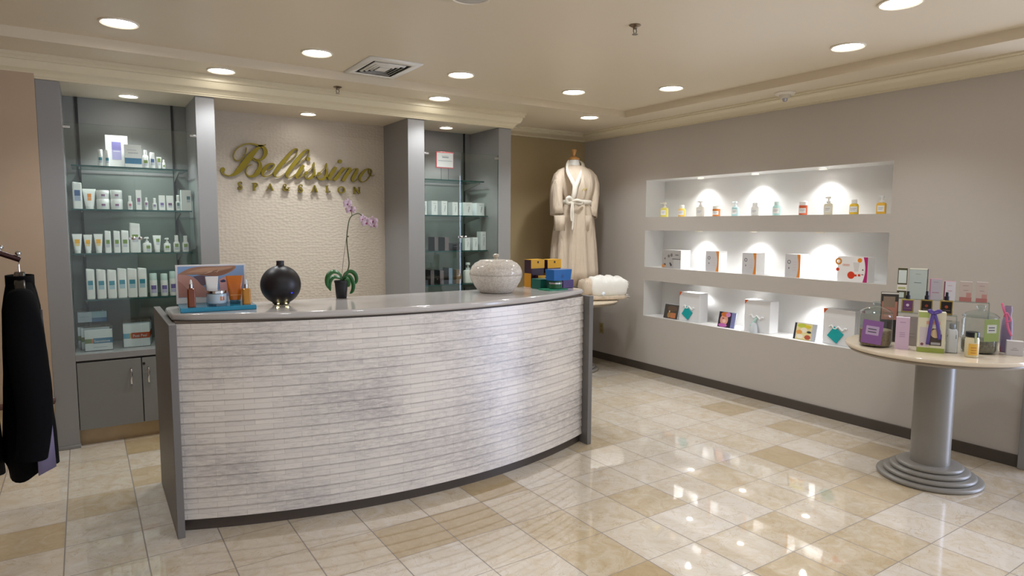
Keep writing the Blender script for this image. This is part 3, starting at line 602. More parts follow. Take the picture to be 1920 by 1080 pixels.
shelfload(s1, Z1[0], 5.2, [
 ('stick', 318, 355, 540, CB, B_, 'small white bottle with teal label, leftmost', {'prints': sq(TEAL, .3, .75)}),
 ('stick', 370, 404, 545, CB, B_, 'small white teal-labelled bottle overlapping the tall lilac-labelled carton', {'prints': sq(TEAL, .3, .75)}),
 ('box', 512, 634, 507, CX, X_, 'squarish white carton with a blue band low on its front', {'d': .06, 'prints': ((0, 1, .17, .42, '#4d86ad'), (.2, .8, .62, .66, '#c5c5cf'), (.15, .7, .75, .78, '#cfcfd8'))}),
 ('round', 645, 685, 545, CB, B_, 'white tapered bottle with a green label', {'prints': sq(GRN, .2, .6)}),
 ('stick', 696, 733, 563, CB, B_, 'white bottle with a violet-blue label', {'prints': sq(BLUE, .3, .85)}),
 ('tube', 745, 782, 595, CT, 'tube', 'small white tube with a green print', {'prints': sq(GRN, .3, .9)}),
 ('round', 788, 808, 615, CB, B_, 'tiny white vial with a green label at the right end', {'prints': sq(GRN, .1, .6)}),
], GL, 'on the top left shelf')
shelfload(s1, Z1[0], 5.27, [('box', 372, 534, 440, CX, X_, 'tall white carton with a big lilac label', {'d': .08, 'prints': ((.28, .7, .25, .8, '#b6b1dd'), (.28, .7, .55, .8, '#8f88c6'), (.34, .64, .5, .52, '#efeef5'))})], GL, 'on the top left shelf')
rows = [
 ('flat', 133, 203, 775, CB, B_, 'tall white bottle with a blue label at the left end', {'prints': ((.2, .8, .48, .7, BLUE), (.2, .8, .3, .47, '#a7b4cc'))}),
 ('tube', 207, 307, 825, CT, 'tube', 'wide white tube with an orange print', {'prints': ((.36, .64, .58, .76, ORG), (.36, .64, .42, .57, '#eba468'))})]
for a, c, nm in ((310, 407, 'left'), (412, 502, 'right')):
    rows.append(('jar', a, c, 900, 'cream_jar', 'jar', 'white plum-labelled cream jar, lower of the %s stack' % nm, {'prints': sq('#8d5f86', .3, .85, .4, .64)}))
rows += [
 ('spray', 535, 570, 875, CB, B_, 'small white rose-labelled bottle right of the stacked jars', {'prints': sq('#c07a8c', .15, .7)}),
 ('box', 594, 634, 835, CX, X_, 'slender white carton with a mauve label in the shelf middle', {'d': .035, 'prints': sq('#a06a98', .25, .6)}),
 ('round', 658, 684, 887, CB, B_, 'narrow white mauve-labelled bottle beside the slender carton', {'prints': sq('#9a6f95', .3, .8)}),
 ('spray', 715, 747, 892, CB, B_, 'little white sprayer with a grey-mauve label', {'prints': sq('#8f7f9c', .2, .75)}),
 ('box', 762, 806, 873, CX, X_, 'white carton with violet label, left one of a pair', {'d': .04, 'prints': sq('#8370b0', .2, .5)}),
 ('box', 818, 866, 875, CX, X_, 'white carton with plum label, right one of a pair', {'d': .04, 'prints': sq('#7d5a80', .2, .5)}),
 ('spray', 884, 918, 870, CB, B_, 'white sprayer with grey-green label overlapping the end carton', {'prints': sq('#5f7f84', .2, .8)})]
shelfload(s1, Z1[1], 5.2, rows, GL, 'on the second left shelf')
shelfload(s1, Z1[1], 5.23, [('box', 922, 994, 835, CX, X_, 'tall white carton with grey-teal label at the right end', {'d': .05, 'prints': sq('#56808a', .4, .7, .55, .9)})], GL, 'on the second left shelf')
for a, c, nm in ((310, 407, 'left'), (412, 502, 'right')):     # upper jars rest on the lower ones
    x, w, h1 = on_shelf(s1, a, c, 900, 0, Z1[1], 5.2); h2 = on_shelf(s1, a, c, 836, 0, Z1[1], 5.2)[2] - h1
    bottle('cream_jar', 'white plum-labelled cream jar, upper of the %s stack, second left shelf' % nm, 'jar', (x, 5.2 + w * .4, Z1[1] + h1 + .0008), 0, 'jar', w * .98, h2, prints=sq('#8d5f86', .3, .85, .4, .64), group=GL)
rows = [('tube', x0, x1, yt, CT, 'tube', 'white tube with a yellow print, %s of three' % nm, {'prints': ((.26, .74, .5, .72, YEL), (.3, .7, .38, .48, '#f5d68f'))}) for x0, x1, yt, nm in ((132, 207, 150, 'leftmost'), (215, 280, 155, 'middle'), (290, 358, 150, 'rightmost'))]
rows += [('flat', x0, x1, yt, CB, B_, 'white slab bottle with a green label, %s of three' % nm, {'prints': sq(GRN, .25, .58)}) for x0, x1, yt, nm in ((368, 414, 125, 'leftmost'), (432, 480, 125, 'middle'), (488, 543, 122, 'rightmost'))]
rows += [('flat', 548, 626, 68, CB, B_, 'tallest white bottle with a green label, behind the door lock', {'prints': sq(GRN, .35, .6)}),
 ('pump', 645, 708, 172, CB, B_, 'squat green-labelled pump bottle beside the tallest bottle', {'prints': sq(GRN, .1, .7, .4, .85)}),
 ('tube', 718, 780, 160, CT, 'tube', 'white tube with a green print between two pump bottles', {'prints': sq(GRN, .45, .8, .4, .8)}),
 ('pump', 797, 848, 178, CB, B_, 'shortest white pump bottle with a green label', {'prints': sq(GRN, .2, .7)}),
 ('spray', 867, 913, 160, CB, B_, 'white green-labelled sprayer, second from the right end', {'prints': sq(GRN, .2, .8)}),
 ('spray', 932, 978, 163, CB, B_, 'white sprayer with a green label at the right end', {'prints': sq(GRN, .2, .8)})]
shelfload(s2, Z1[2], 5.2, rows, GL, 'on the third left shelf')
o6 = ('first', 'second', 'third', 'fourth', 'fifth', 'sixth')
T6 = ((232, 293, 400), (308, 376, 404), (386, 452, 406), (460, 527, 396), (532, 602, 396), (608, 672, 392))
shelfload(s2, Z1[3], 5.19, [('flat', x0, x1, yt, CB, B_, 'tall white bottle with teal label, %s from the left' % nm, {'prints': ((.2, .8, .45, .6, TEAL), (.2, .8, .31, .44, '#a9c6d4'))}) for (x0, x1, yt), nm in zip(T6, o6)], GL, 'in the fourth shelf front row')
shelfload(s2, Z1[3], 5.27, [('flat', x0 + 4, x1 + 4, yt + 1, CB, B_, 'tall white bottle half hidden behind the %s teal-labelled front bottle' % nm, {}) for (x0, x1, yt), nm in zip(T6, o6)], 'back row of tall bottles', '')
shelfload(s2, Z1[3], 5.19, [('stick', x0, x1, yt, CB, B_, 'violet-labelled bottle with frosted cap, %s' % nm, {'prints': ((.22, .78, .42, .68, VIOL), (.22, .78, .2, .4, '#b9b3d2')), 'cap': '#c9dcd8'}) for x0, x1, yt, nm in ((694, 750, 435, 'next to the teal-labelled row'), (774, 827, 437, 'between its two twins'), (838, 890, 420, 'beside the photo board'))], GL, 'on the fourth shelf')
# packets on the cabinet deck
FILM = glass('#f3f7f9', 1.0, .06)
def packet(label, x, y, z, w, h, d, rz, bands, text=None, insert='#f0f2f4', cap=None):
    t = thing('product_packet', label, 'packet', (x, y, z), rz, 'clear packets on the cabinet deck')
    carton('card_insert', None, None, (0, 0, .003), 0, w * .94, d * .5, h * .82, insert, bands, parent=t)
    b = MB(); rg = []
    for k in range(7):
        q = k / 6; dd = d * (1 - .75 * max(0, (q - .78) / .22)); rg.append([(px_ * (1 + .01 * math.sin(9 * q + 3 * i)), py_ + .0016 * math.sin(i * 2.3 + k * 1.7), h * q + .0012) for i, (px_, py_, _) in enumerate(sell(w, dd, 28, 0, 5))])
    b.rings(rg); b.build('clear_wrap', FILM, t)
    if text:
        s, x0, x1, zc, hh = text; words(t, s, x0 * w, x1 * w, zc * h, hh * h, -d * .25 - .002, '#eef3f6')
    return t
def words(parent, s, x0, x1, zc, hh, y, colr, name='printed_word', thick=.0004):
    """printed words set in the built-in face, fitted to a box in the x-z plane"""
    cu = bpy.data.curves.new('w', 'FONT'); cu.body = s; o = bpy.data.objects.new('w', cu); col.objects.link(o)
    bpy.context.view_layer.update(); me = o.to_mesh(); vs = [v.co.copy() for v in me.vertices]; fs = [tuple(p.vertices) for p in me.polygons]; o.to_mesh_clear()
    bpy.data.objects.remove(o); bpy.data.curves.remove(cu)
    a = min(v.x for v in vs); c = max(v.x for v in vs); e = min(v.y for v in vs); g = max(v.y for v in vs)
    b = MB(); b.add([(x0 + (v.x - a) / (c - a) * (x1 - x0), y, zc - hh / 2 + (v.y - e) / (g - e) * hh) for v in vs], fs)
    return b.build(name, mat(colr, .5), parent, fix=False)
dz = .6145
def pk(x0, x1, yt, yb, Y, lab, bands, text=None, z=dz, **k):
    x, w, h = on_shelf(s2, x0, x1, yt, yb, z, Y); return packet(lab, x, Y + .02, z, w, h, .036, 0, bands, text, **k)
BND = ((0, .24, .36, .58, '#6c7f34'), (.24, .3, .36, .58, '#d97b3b'), (.3, 1, .34, .6, '#2b7ba3'), (.3, .8, .14, .17, '#b9c2cc'))
pk(215, 430, 815, 1003, 5.07, 'clear packet with green and blue band, front of the deck stack at left', BND, ('Sensitive', -.16, .38, .39, .1))
pk(190, 412, 800, 990, 5.15, 'clear packet half hidden behind the green and blue banded one', BND)
pk(166, 395, 792, 980, 5.23, 'clear packet at the back left of the cabinet deck, under the silvery one', BND)
x, w, h = on_shelf(s2, 166, 390, 700, 795, dz, 5.235); zz_ = on_shelf(s2, 145, 390, 792, 0, dz, 5.23)[2] + dz
packet('silvery crinkled packet with a blue foot lying on top of the left packets', x, 5.25, zz_ + .002, w, h + dz - zz_ - .002, .04, 0, ((.48, 1, 0, .4, '#2f6c9c'), (0, .48, 0, 1, '#c9cfd8'), (.06, .4, .5, .54, '#98a2ad')), insert='#9fb9c8')
BN2 = ((0, .24, .38, .6, '#58a6c6'), (.24, .29, .38, .6, '#c9a93b'), (.29, 1, .36, .62, '#c1522f'))
pk(495, 700, 770, 955, 5.1, 'clear packet with blue and rust-red band, front of the right deck stack', BN2, ('Post Peel', -.13, .36, .41, .1))
for k, (dx, dy_) in enumerate(((2, -6), (4, -12), (6, -20))):
    pk(493 + dx, 700 + dx * 2, 768 + dy_, 950, 5.15 + .05 * k, 'clear packet %s behind the rust-red banded one' % ('directly', 'second', 'farthest')[k], BN2)

# right cabinet
s3 = lambda x, y: (780 + x / 7.715, 280 + y / 7.715); s4 = lambda x, y: (780 + x / 6.75, 400 + y / 6.75)
GRt = 'cartons on the right glass shelves'
leaf = lambda c='#b9bcc4': ((.5, .62, .25, .5, c), (.56, .7, .45, .7, c), (.3, .75, .8, .83, c))
w8 = 'on the second right shelf'
shelfload(s3, Z2[1], 5.2, [('box', a, c, yt, CX, X_, lab, {'d': .085, 'body': '#eceef0', 'prints': leaf()}) for a, c, yt, lab in (
 (100, 157, 750, 'pale carton cut off by the grey panel'), (226, 312, 745, 'pale carton, second from the grey panel'), (370, 452, 748, 'pale carton, third from the grey panel'),
 (527, 605, 765, 'pale carton with a shaded side in the row middle'), (690, 815, 770, 'wide pale carton left of the end carton'), (880, 988, 778, 'wide pale carton at the right end'))], GRt, w8)
w9 = 'on the third right shelf'
DK = '#2a2430'
shelfload(s4, Z2[2], 5.2, [('box', 235, 275, 302, CX, X_, 'dark plum carton, leftmost', {'d': .13, 'body': DK, 'prints': ((0, 1, 0, 1, '#6f6468'),)}), ('box', 365, 415, 305, CX, X_, 'dark plum carton, second from left', {'d': .13, 'body': DK, 'prints': ((0, 1, 0, 1, '#75676a'),)}),
 ('box', 418, 578, 376, CX, X_, 'low black carton in the middle', {'d': .07, 'body': '#26262e', 'prints': ((.35, .65, .5, .56, '#77777f'),)}),
 ('box', 620, 683, 310, CX, X_, 'white carton with leaf print beside the door knobs', {'d': .09, 'body': '#eceef0', 'prints': leaf()}), ('box', 720, 783, 305, CX, X_, 'white carton with leaf print, second from right', {'d': .08, 'body': '#eceef0', 'prints': leaf()}),
 ('box', 824, 884, 233, CX, X_, 'tall white carton with leaf print at the right end', {'d': .08, 'body': '#eceef0', 'prints': leaf()})], GRt, w9)
w0 = 'on the fourth right shelf'
shelfload(s4, Z2[3], 5.2, [('box', 185, 225, 722, CX, X_, 'dark plum carton, leftmost', {'d': .12, 'body': DK, 'prints': ((0, 1, 0, 1, '#6a5f64'),)}), ('box', 305, 350, 724, CX, X_, 'dark plum carton with pale dot, second from left', {'d': .12, 'body': DK, 'prints': ((0, 1, 0, 1, '#70646a'),), 'sides': ((.4, .5, .3, .38, '#d9d2d6'),)}),
 ('box', 415, 460, 692, CX, X_, 'taller dark carton with a blue-grey front', {'d': .12, 'body': '#2c252c', 'prints': ((0, 1, 0, 1, '#7f93ad'),)}), ('box', 512, 575, 712, CX, X_, 'small tan carton', {'d': .06, 'body': '#7b6248', 'prints': ((.3, .7, .5, .56, '#a98b68'),)}),
 ('pump', 628, 728, 625, CB, B_, 'white pump bottle left of the lidded urn', {'cap': '#e6eaea', 'prints': ((.5, .9, .65, .75, '#3b4156'),)}), ('pump', 770, 865, 628, CB, B_, 'white pump bottle mostly hidden behind the urn', {'cap': '#e6eaea'})], GRt, w0)
x, w, h = on_shelf(s3, 285, 545, 40, 0, Z2[0], 5.22)
t = thing('sign_stand', 'small red-framed notice on two thin legs on the top right shelf', 'sign stand', (x, 5.22, Z2[0] + .0005)); zb = on_shelf(s3, 285, 545, 275, 0, Z2[0], 5.22)[2]
MB().box(-w / 2, w / 2, -.004, .004, zb, h).build('frame', mat('#d2565c', .4), t, bevel=.001)
b = MB(); fw = w * .05; b.rect(-w / 2 + fw, w / 2 - fw, zb + fw, h - fw, -.0045); b.build('notice_sheet', mat('#f4f2f4', .5), t, fix=False)
b = MB(); b.rect(-w * .16, w * .2, h - (h - zb) * .36, h - (h - zb) * .3, -.005); b.rect(-w * .38, w * .4, h - (h - zb) * .56, h - (h - zb) * .53, -.005); b.rect(-w * .2, w * .2, h - (h - zb) * .26, h - (h - zb) * .24, -.005); b.build('printed_lines', mat('#9aa0ae', .5), t, fix=False)
b = MB()
for lx in (-.2, .2): b.tube([(w * lx, 0, zb), (w * lx, 0, .002)], .003, 8)
b.box(-w * .3, w * .3, -.02, .03, 0, .003); b.build('legs', mat('#6c6f70', .35, .6), t)
# ------------------------------------------------------------------ on the counter
ZC = 1.0432
def billboard(x, y, z):
    """base point on a level surface, and the turn that faces the room's entrance side"""
    p = at(2, z, x, y); return p, math.atan2(-p.x, p.y)
# acrylic display tray with photo board
t = thing('display_tray', 'blue acrylic tray carrying orange and clear cosmetics on the desk end', 'display tray', (.515, 3.45, ZC), -.05)
MB().box(-.168, .168, -.1, .12, .0003, .022).build('acrylic_base', mat('#1f9ac2', .12, **{'Transmission Weight': .25}), t, bevel=.002)
tray_z = ZC + .0225
pb = thing('photo_board', 'white-bordered photo board of fair hair and skin standing on the blue tray', 'photo board', (.515 + .012, 3.545, tray_z), -.05)
a_, c_ = at(1, 3.545, 328.3, 497.5), at(1, 3.545, 460, 495); bw, bh = (c_.x - a_.x), a_.z - tray_z
pb.location.x = (a_.x + c_.x) / 2
MB().box(-bw / 2, bw / 2, 0, .006, 0, bh).build('board', mat('#f3f2f4', .35), pb, bevel=.001)
def pic(parent, y, W, H, shapes, name='picture'):
    b = MB(); mats = []; e = 0
    for c, pts in shapes:
        mats.append(mat(c, .45)); b.poly([(-W / 2 + u * W, y - e, v * H) for u, v in pts], len(mats) - 1); e += .0002
    return b.build(name, mats, parent, fix=False)
sm = lambda pts, n=6: [p for p in spline(pts, n)]
pic(pb, -.0006, bw, bh, [
 ('#8fb2de', [(.03, .16), (.97, .16), (.97, .96), (.03, .96)]),
 ('#b08368', sm([(.03, .76), (.18, .9), (.35, .95), (.6, .95), (.84, .95), (.8, .82), (.62, .7), (.45, .72), (.3, .75), (.12, .74)])),
 ('#c99b7d', sm([(.14, .8), (.35, .9), (.6, .92), (.82, .93), (.6, .84), (.4, .8)])), ('#95694f', sm([(.3, .74), (.5, .79), (.72, .86), (.82, .93), (.78, .83), (.62, .7), (.45, .7)])),
 *[(c_, sm([(.12 + .09 * k_, .745 + .012 * (k_ % 3)), (.3 + .06 * k_, .76 + .02 * k_), (.5 + .05 * k_, .8 + .018 * k_), (.72 + .02 * k_, .88 + .006 * k_), (.51 + .05 * k_, .79 + .018 * k_), (.31 + .06 * k_, .745 + .02 * k_)])) for k_, c_ in enumerate(('#8a6049', '#d0a98c', '#9c7458', '#dab698', '#87604a', '#c9a183'))],
 ('#cf9c92', sm([(.03, .76), (.14, .74), (.24, .68), (.32, .55), (.4, .4), (.42, .17), (.25, .17), (.03, .17)])),
 ('#b98479', sm([(.03, .6), (.1, .5), (.18, .3), (.2, .17), (.1, .17), (.03, .17)])), ('#6d5a6a', sm([(.24, .7), (.36, .72), (.44, .66), (.42, .5), (.36, .46), (.3, .6)])),
 ('#d6a7a6', sm([(.6, .6), (.72, .68), (.8, .55), (.78, .3), (.62, .25)])), ('#3e4468', sm([(.61, .56), (.67, .6), (.7, .54), (.64, .52)])),
 ('#b3c7e6', [(.45, .17), (.97, .17), (.97, .3), (.45, .26)])])
AMB = mat('#7d3606', .08, noise=.35, nscale=18); AMB2 = mat('#c98414', .08, noise=.35, nscale=18)
def dropper(label, x0, x1, yt, yn, yb_, m):
    xm = (x0 + x1) / 2; c = lambda x, y: (300 + x / 6, 440 + y / 6); Y = 3.40; p = at(1, Y, *c(xm, yb_))
    w = at(1, Y, *c(x1, yb_)).x - at(1, Y, *c(x0, yb_)).x; h = at(1, Y, *c(xm, yt)).z - tray_z; hb = at(1, Y, *c(xm, yn)).z - tray_z
    t = thing('dropper_bottle', label, 'dropper bottle', (p.x, Y + .0, tray_z), 0, 'amber droppers on the blue tray')
    b = MB(); b.rings([sell(w, w, 24, z, 5) for z in (.0005, hb * .95)] + [sell(w * .55, w * .55, 24, hb, 3)]); b.build('bottle_body', m, t)
    MB().lathe([(w * .24, hb), (w * .24, hb + (h - hb) * .45)], seg=20).build('collar', CHROME, t)
    MB().lathe([(w * .17, hb + (h - hb) * .45), (w * .18, hb + (h - hb) * .6), (w * .13, hb + (h - hb) * .9), (w * .05, h)], seg=18).build('bulb', mat('#eef0f2', .3), t)
dropper('amber glass dropper bottle at the left of the blue tray', 310, 403, 505, 600, 795, AMB)
dropper('honey-coloured dropper bottle at the right of the blue tray', 930, 1020, 500, 600, 790, AMB2)
cc = lambda x, y: (300 + x / 6, 440 + y / 6)
def ontray(x0, x1, yt, Y): p = at(1, Y, *cc((x0 + x1) / 2, yt)); return p.x, at(1, Y, *cc(x1, yt)).x - at(1, Y, *cc(x0, yt)).x, p.z - tray_z
x, w, h = ontray(505, 655, 470, 3.475); bottle('cream_tube', 'white tube standing behind the clear jar on the blue tray', 'tube', (x, 3.475, tray_z), 0, 'tube', w, h)
x, w, h = ontray(740, 932, 460, 3.45); bottle('cream_tube', 'orange tube with a clear foot on the blue tray', 'tube', (x, 3.45, tray_z), 0, 'tube', w, h, bm=mat('#e07a18', .25, **{'Transmission Weight': .2}), cm=glass('#9fc3d0', 1.0), prints=((.2, .8, .3, .33, '#eda55c'),))
x, w, h = ontray(520, 760, 625, 3.40)
t = thing('cream_jar', 'clear cream jar with silver lid and orange dot on the blue tray', 'jar', (x, 3.41, tray_z)); r = w / 2
MB().lathe([(r * .93, .0005), (r * 1.0, .006), (r, h * .7), (r * .95, h * .8)], seg=36).build('glass_body', glass('#e6f0f6', 1.0), t)
b = MB(); b.lathe([(r * .86, .012), (r * .92, .02), (r * .92, h * .78)], seg=36); b.patch(r * .925, .26, h * .35, h * .62, mi=1, a0=-PI / 2 + .45); b.build('cream_cup', [mat('#e9ecf2', .3), mat('#e8801c', .4)], t, fix=False)
MB().lathe([(r * .9, h * .8), (r * .93, h * .82), (r * .93, h * .97), (r * .88, h)], seg=36).build('lid', CHROME, t)
# black globe diffuser
p = at(2, ZC, 531, 572); gx, gy = p.x, p.y + .04; zc = depth((gx, gy, 1.13)); rr = 36.2 / F_PX * zc; c_z = at(1, gy, 531, 538.3).z
t = thing('aroma_diffuser', 'matt black globe diffuser with a short neck glowing at its foot', 'diffuser', (gx, gy, ZC))
cz = rr * .985 + .004; prof = [(rr * .42, .006)] + [(rr * math.sin(a), cz - rr * math.cos(a)) for a in [.45 + (2.93 - .45) * i / 26 for i in range(27)]]
nz = cz + rr * math.cos(PI - 2.93); prof += [(rr * .2, nz + .002), (rr * .185, nz + .012), (rr * .19, nz + .026), (rr * .16, nz + .026), (rr * .15, nz + .005)]
MB().lathe(prof, seg=56, cap1=True).build('globe', mat('#17141a', .42), t, ang=60)
MB().lathe([(rr * .36, .0), (rr * .37, .008)], seg=36).build('foot', mat('#0e0d10', .5), t)
for ax in (-.55, .32):
    MB().lathe([(.005, 0), (.005, .003), (.001, .004)], seg=12).build('glow_lamp', emit('#ffe9a0', 3), t, loc=(rr * .46 * math.sin(ax), -rr * .46 * math.cos(ax), .007))
    l = bpy.data.lights.new('glow', 'POINT'); l.energy = .006; l.color = (1, .9, .55); l.shadow_soft_size = .004; o = bpy.data.objects.new('glow', l); col.objects.link(o); o.location = (gx + rr * .62 * math.sin(ax), gy - rr * .62 * math.cos(ax), ZC + .009)
MB().lathe([(.004, 0), (.004, .002)], seg=10).build('indicator', emit('#2a2cff', 2.5), t, loc=(rr * .32, -rr * .86, cz - rr * .36)).rotation_euler = (PI / 2, 0, .35)
# orchid
oy = 3.62; ow = lambda x, y, d=0: (lambda q: Vector((q.x, q.y, q.z - ZC)))(at(1, oy + d, 580 + x / 5.143, 360 + y / 5.143))
ox_ = at(1, oy, 580 + 310 / 5.143, 558).x
t = thing('orchid', 'pale pink orchid on one arching stem in a small black pot', 'orchid', (ox_, oy, ZC)); rel = lambda x, y, d=0: ow(x, y, d) - Vector((ox_, oy, 0)) + Vector((0, 0, 0))
pw = (at(1, oy, 580 + 375 / 5.143, 525).x - at(1, oy, 580 + 245 / 5.143, 525).x); ph = ow(310, 852).z
MB().lathe([(pw * .36, .0005), (pw * .38, .004), (pw * .47, ph * .86), (pw * .5, ph * .88), (pw * .5, ph), (pw * .44, ph), (pw * .43, ph * .85), (.002, ph * .84)], seg=32, cap0=True).build('pot', mat('#17181d', .4), t)
b = MB(); sp_ = spline([rel(320, 850), rel(335, 790), rel(370, 755), rel(383, 690), rel(374, 600), rel(364, 520), rel(362, 430), rel(370, 350), rel(385, 270), rel(410, 230), rel(440, 215), rel(470, 206), rel(500, 222), rel(530, 262), rel(570, 285), rel(615, 290)], 5)
b.tube(sp_, [.0042 - .0025 * i / len(sp_) for i in range(len(sp_))], 7)
b.tube(spline([rel(410, 232), rel(408, 205), rel(392, 160), rel(368, 110)], 4), .0018, 6); b.tube([rel(378, 428), rel(362, 430)], .004, 6)
b.build('stem', mat('#4f5a34', .5), t)
MB().tube([rel(308, 850), rel(330, 640), rel(358, 440)], .0012, 6).build('support_stake', mat('#5b5043', .6), t)
def strap(pts, wd):
    b = MB(); P = spline(pts, 7); L = []
    for i, q in enumerate(P):
        q = Vector(q); a = Vector(P[max(i - 1, 0)]); c = Vector(P[min(i + 1, len(P) - 1)]); tg = (c - a).normalized(); n = tg.cross(Vector((0, -1, .15))).normalized(); u = i / (len(P) - 1)
        ww = wd * (.45 + .9 * math.sin(PI * min(1, u * .95 + .03)) ** .7) * .5 * (1 if u < .9 else (1 - u) / .1 * .8 + .2); side = (Vector((0, 1, 0)) * .5 + n * .86).normalized()
        L.append([q - side * ww, q + Vector((0, 0, -.002)), q + side * ww])
    return b.rings(L, cap0=False, cap1=False, closed=False).build('leaf', mat('#2f6a35', .35), t, solid=.0015, fix=False)
strap([rel(320, 840), rel(285, 785), rel(230, 768), rel(185, 800), rel(168, 860), rel(180, 930)], .02)
strap([rel(318, 845), rel(280, 825), rel(230, 822), rel(200, 860), rel(195, 910), rel(205, 955)], .018)
strap([rel(330, 840), rel(370, 775), rel(410, 768), rel(445, 800), rel(455, 850), rel(440, 890)], .018)
strap([rel(330, 845), rel(375, 808), rel(408, 840), rel(425, 900), rel(415, 955), rel(390, 978)], .017)
strap([rel(325, 850, -.01), rel(350, 830, -.03), rel(375, 850, -.05), rel(382, 890, -.055), rel(372, 915, -.05)], .016)
PK = mat('#e3c9d8', .5); PKD = mat('#a04a78', .5)
def blossom(x, y, s, tx, tz, d=-.01):
    b = MB(); o = rel(x, y, d); M = Matrix.Rotation(tz, 3, 'Z') @ Matrix.Rotation(tx, 3, 'X'); s = s / 5.143 / F_PX * depth((ox_, oy, 1.5))
    for k, (ang, ln, wd) in enumerate(((90, 1.0, .62), (210, 1, .58), (330, 1, .58), (15, 1.05, 1.05), (165, 1.05, 1.05))):
        a = math.radians(ang); dx = Vector((math.cos(a), 0, math.sin(a))); nx = Vector((-math.sin(a), 0, math.cos(a))); ring = []
        for i in range(12):
            q = 2 * PI * i / 12; u = .5 + .5 * math.cos(q); v = math.sin(q) * .5 * wd; ring.append(o + M @ (dx * (ln * u * s) + nx * (v * s) + Vector((0, -.12 * s * math.sin(u * PI) - .004 * k / 5, 0))))
        b.poly(ring, 0)
    b.lathe([(s * .02, 0), (s * .2, s * .08), (s * .14, s * .25), (s * .02, s * .3)], o.x, o.y - s * .12, o.z - s * .3, 10, 1)
    b.build('blossom', [PK, PKD], t, fix=False, solid=.001)
for a in ((365, 112, 52, .1, .3), (398, 172, 52, -.1, -.2), (510, 258, 46, .1, .5), (550, 296, 56, 0, -.1), (612, 280, 52, .2, -.6), (622, 322, 40, .3, -.7)): blossom(*a)
# lidded urn
p = at(2, ZC, 926, 551); uy = p.y + .085; ucx = at(1, uy, 930, 530).x; zc = depth((ucx, uy, 1.12)); K = zc / F_PX
SH = bpy.data.materials.new('shell_inlay'); SH.use_nodes = True; nt = SH.node_tree; bs = nt.nodes['Principled BSDF']
tc = nt.nodes.new('ShaderNodeTexCoord'); vo = nt.nodes.new('ShaderNodeTexVoronoi'); vo.inputs['Scale'].default_value = 170; nt.links.new(tc.outputs['Object'], vo.inputs['Vector'])
rp = nt.nodes.new('ShaderNodeValToRGB'); rp.color_ramp.elements[0].color = (*lin('#c9c0b6'), 1); rp.color_ramp.elements[1].color = (*lin('#e6e0d8'), 1); sx_ = nt.nodes.new('ShaderNodeSeparateColor'); nt.links.new(vo.outputs['Color'], sx_.inputs[0]); nt.links.new(sx_.outputs[0], rp.inputs[0]); nt.links.new(rp.outputs[0], bs.inputs['Base Color'])
bp = nt.nodes.new('ShaderNodeBump'); bp.inputs['Strength'].default_value = .12; bp.inputs['Distance'].default_value = .001; nt.links.new(vo.outputs['Distance'], bp.inputs['Height']); nt.links.new(bp.outputs[0], bs.inputs['Normal']); bs.inputs['Roughness'].default_value = .1
t = thing('lidded_urn', 'squat shell-inlaid urn with a domed lid and ball knob', 'urn', (ucx, uy, ZC))
R0 = 49.5 * K; H = lambda y: (551.5 - y) * K
MB().lathe([(R0 * .6, .0005), (R0 * .64, .004), (R0 * .8, H(540)), (R0 * .93, H(530)), (R0 * .99, H(522)), (R0, H(518.5)), (R0 * .97, H(518))], seg=64).build('bowl', SH, t, ang=60)
MB().lathe([(R0 * .985, H(518)), (R0, H(517.2)), (R0 * .985, H(511)), (R0 * .92, H(503)), (R0 * .8, H(496.5)), (R0 * .64, H(492.6)), (R0 * .62, H(491.2)), (R0 * .3, H(489.6)), (.002, H(489.2))], seg=64).build('lid', SH, t, ang=60)
MB().lathe([(R0 * .07, H(490)), (R0 * .075, H(488)), (R0 * .055, H(487)), (R0 * .1, H(485.6)), (R0 * .125, H(483)), (R0 * .1, H(480.4)), (.002, H(479))], seg=24).build('knob', mat('#c9bfae', .2), t, ang=60)
# coloured gift boxes at the desk end
GB = 'coloured gift boxes at the desk end'
g = lambda x, y: (980 + x / 9.6, 470 + y / 9.6)
def gspan(x0, x1, yt, Y, z=ZC): p = at(1, Y, *g((x0 + x1) / 2, yt)); return p.x, at(1, Y, *g(x1, yt)).x - at(1, Y, *g(x0, yt)).x, p.z - z
def logo(parent, w, h, zc, y, r=.012, sq_=True):
    b = MB()
    if sq_: b.rect(-r, r, zc - r, zc + r, y)
    else: b.poly([(r * math.cos(a), y, zc + r * math.sin(a)) for a in [2 * PI * i / 20 for i in range(20)]])
    return b.build('emblem', mat('#33201a', .5) if sq_ else mat('#12478a', .4), parent, fix=False)
for (x0, x1, yt), lab in (((165, 418, 160), 'yellow-flapped dark gift bag, left of the two behind the boxes'), ((462, 722, 158), 'yellow-flapped dark gift bag behind the blue box')):
    x, w, h = gspan(x0, x1, yt, 3.60); t = thing('gift_bag', lab, 'gift bag', (x, 3.655, ZC), .12, GB)
    b = MB(); rbox(b, w, .07, h * .985); b.sidex(-w / 2 - .0005, -.035, .035, 0, h * .5, 1); b.build('bag_body', [mat('#33182c', .4, noise=.5, nscale=30), mat('#c98a1e', .5)], t, fix=False, bevel=.001)
    b = MB(); b.box(-w / 2 - .002, w / 2 + .002, -.039, -.0358, h * .68, h); b.box(-w / 2 - .002, w / 2 + .002, -.039, .037, h * .99, h * .996); b.build('flap', mat('#f0b418', .4), t)
    logo(t, w, h, h * .9, -.0396, .007)
x, w, h = gspan(285, 478, 443, 3.57); o = carton('gift_box', 'small yellow gift box behind the dark green box', 'box', (x, 3.596, ZC), 0, w, .045, h, '#3a1a2c', ((0, 1, .58, 1, '#e9ac16'), (.66, .86, .68, .86, '#5b1f20')), group=GB)
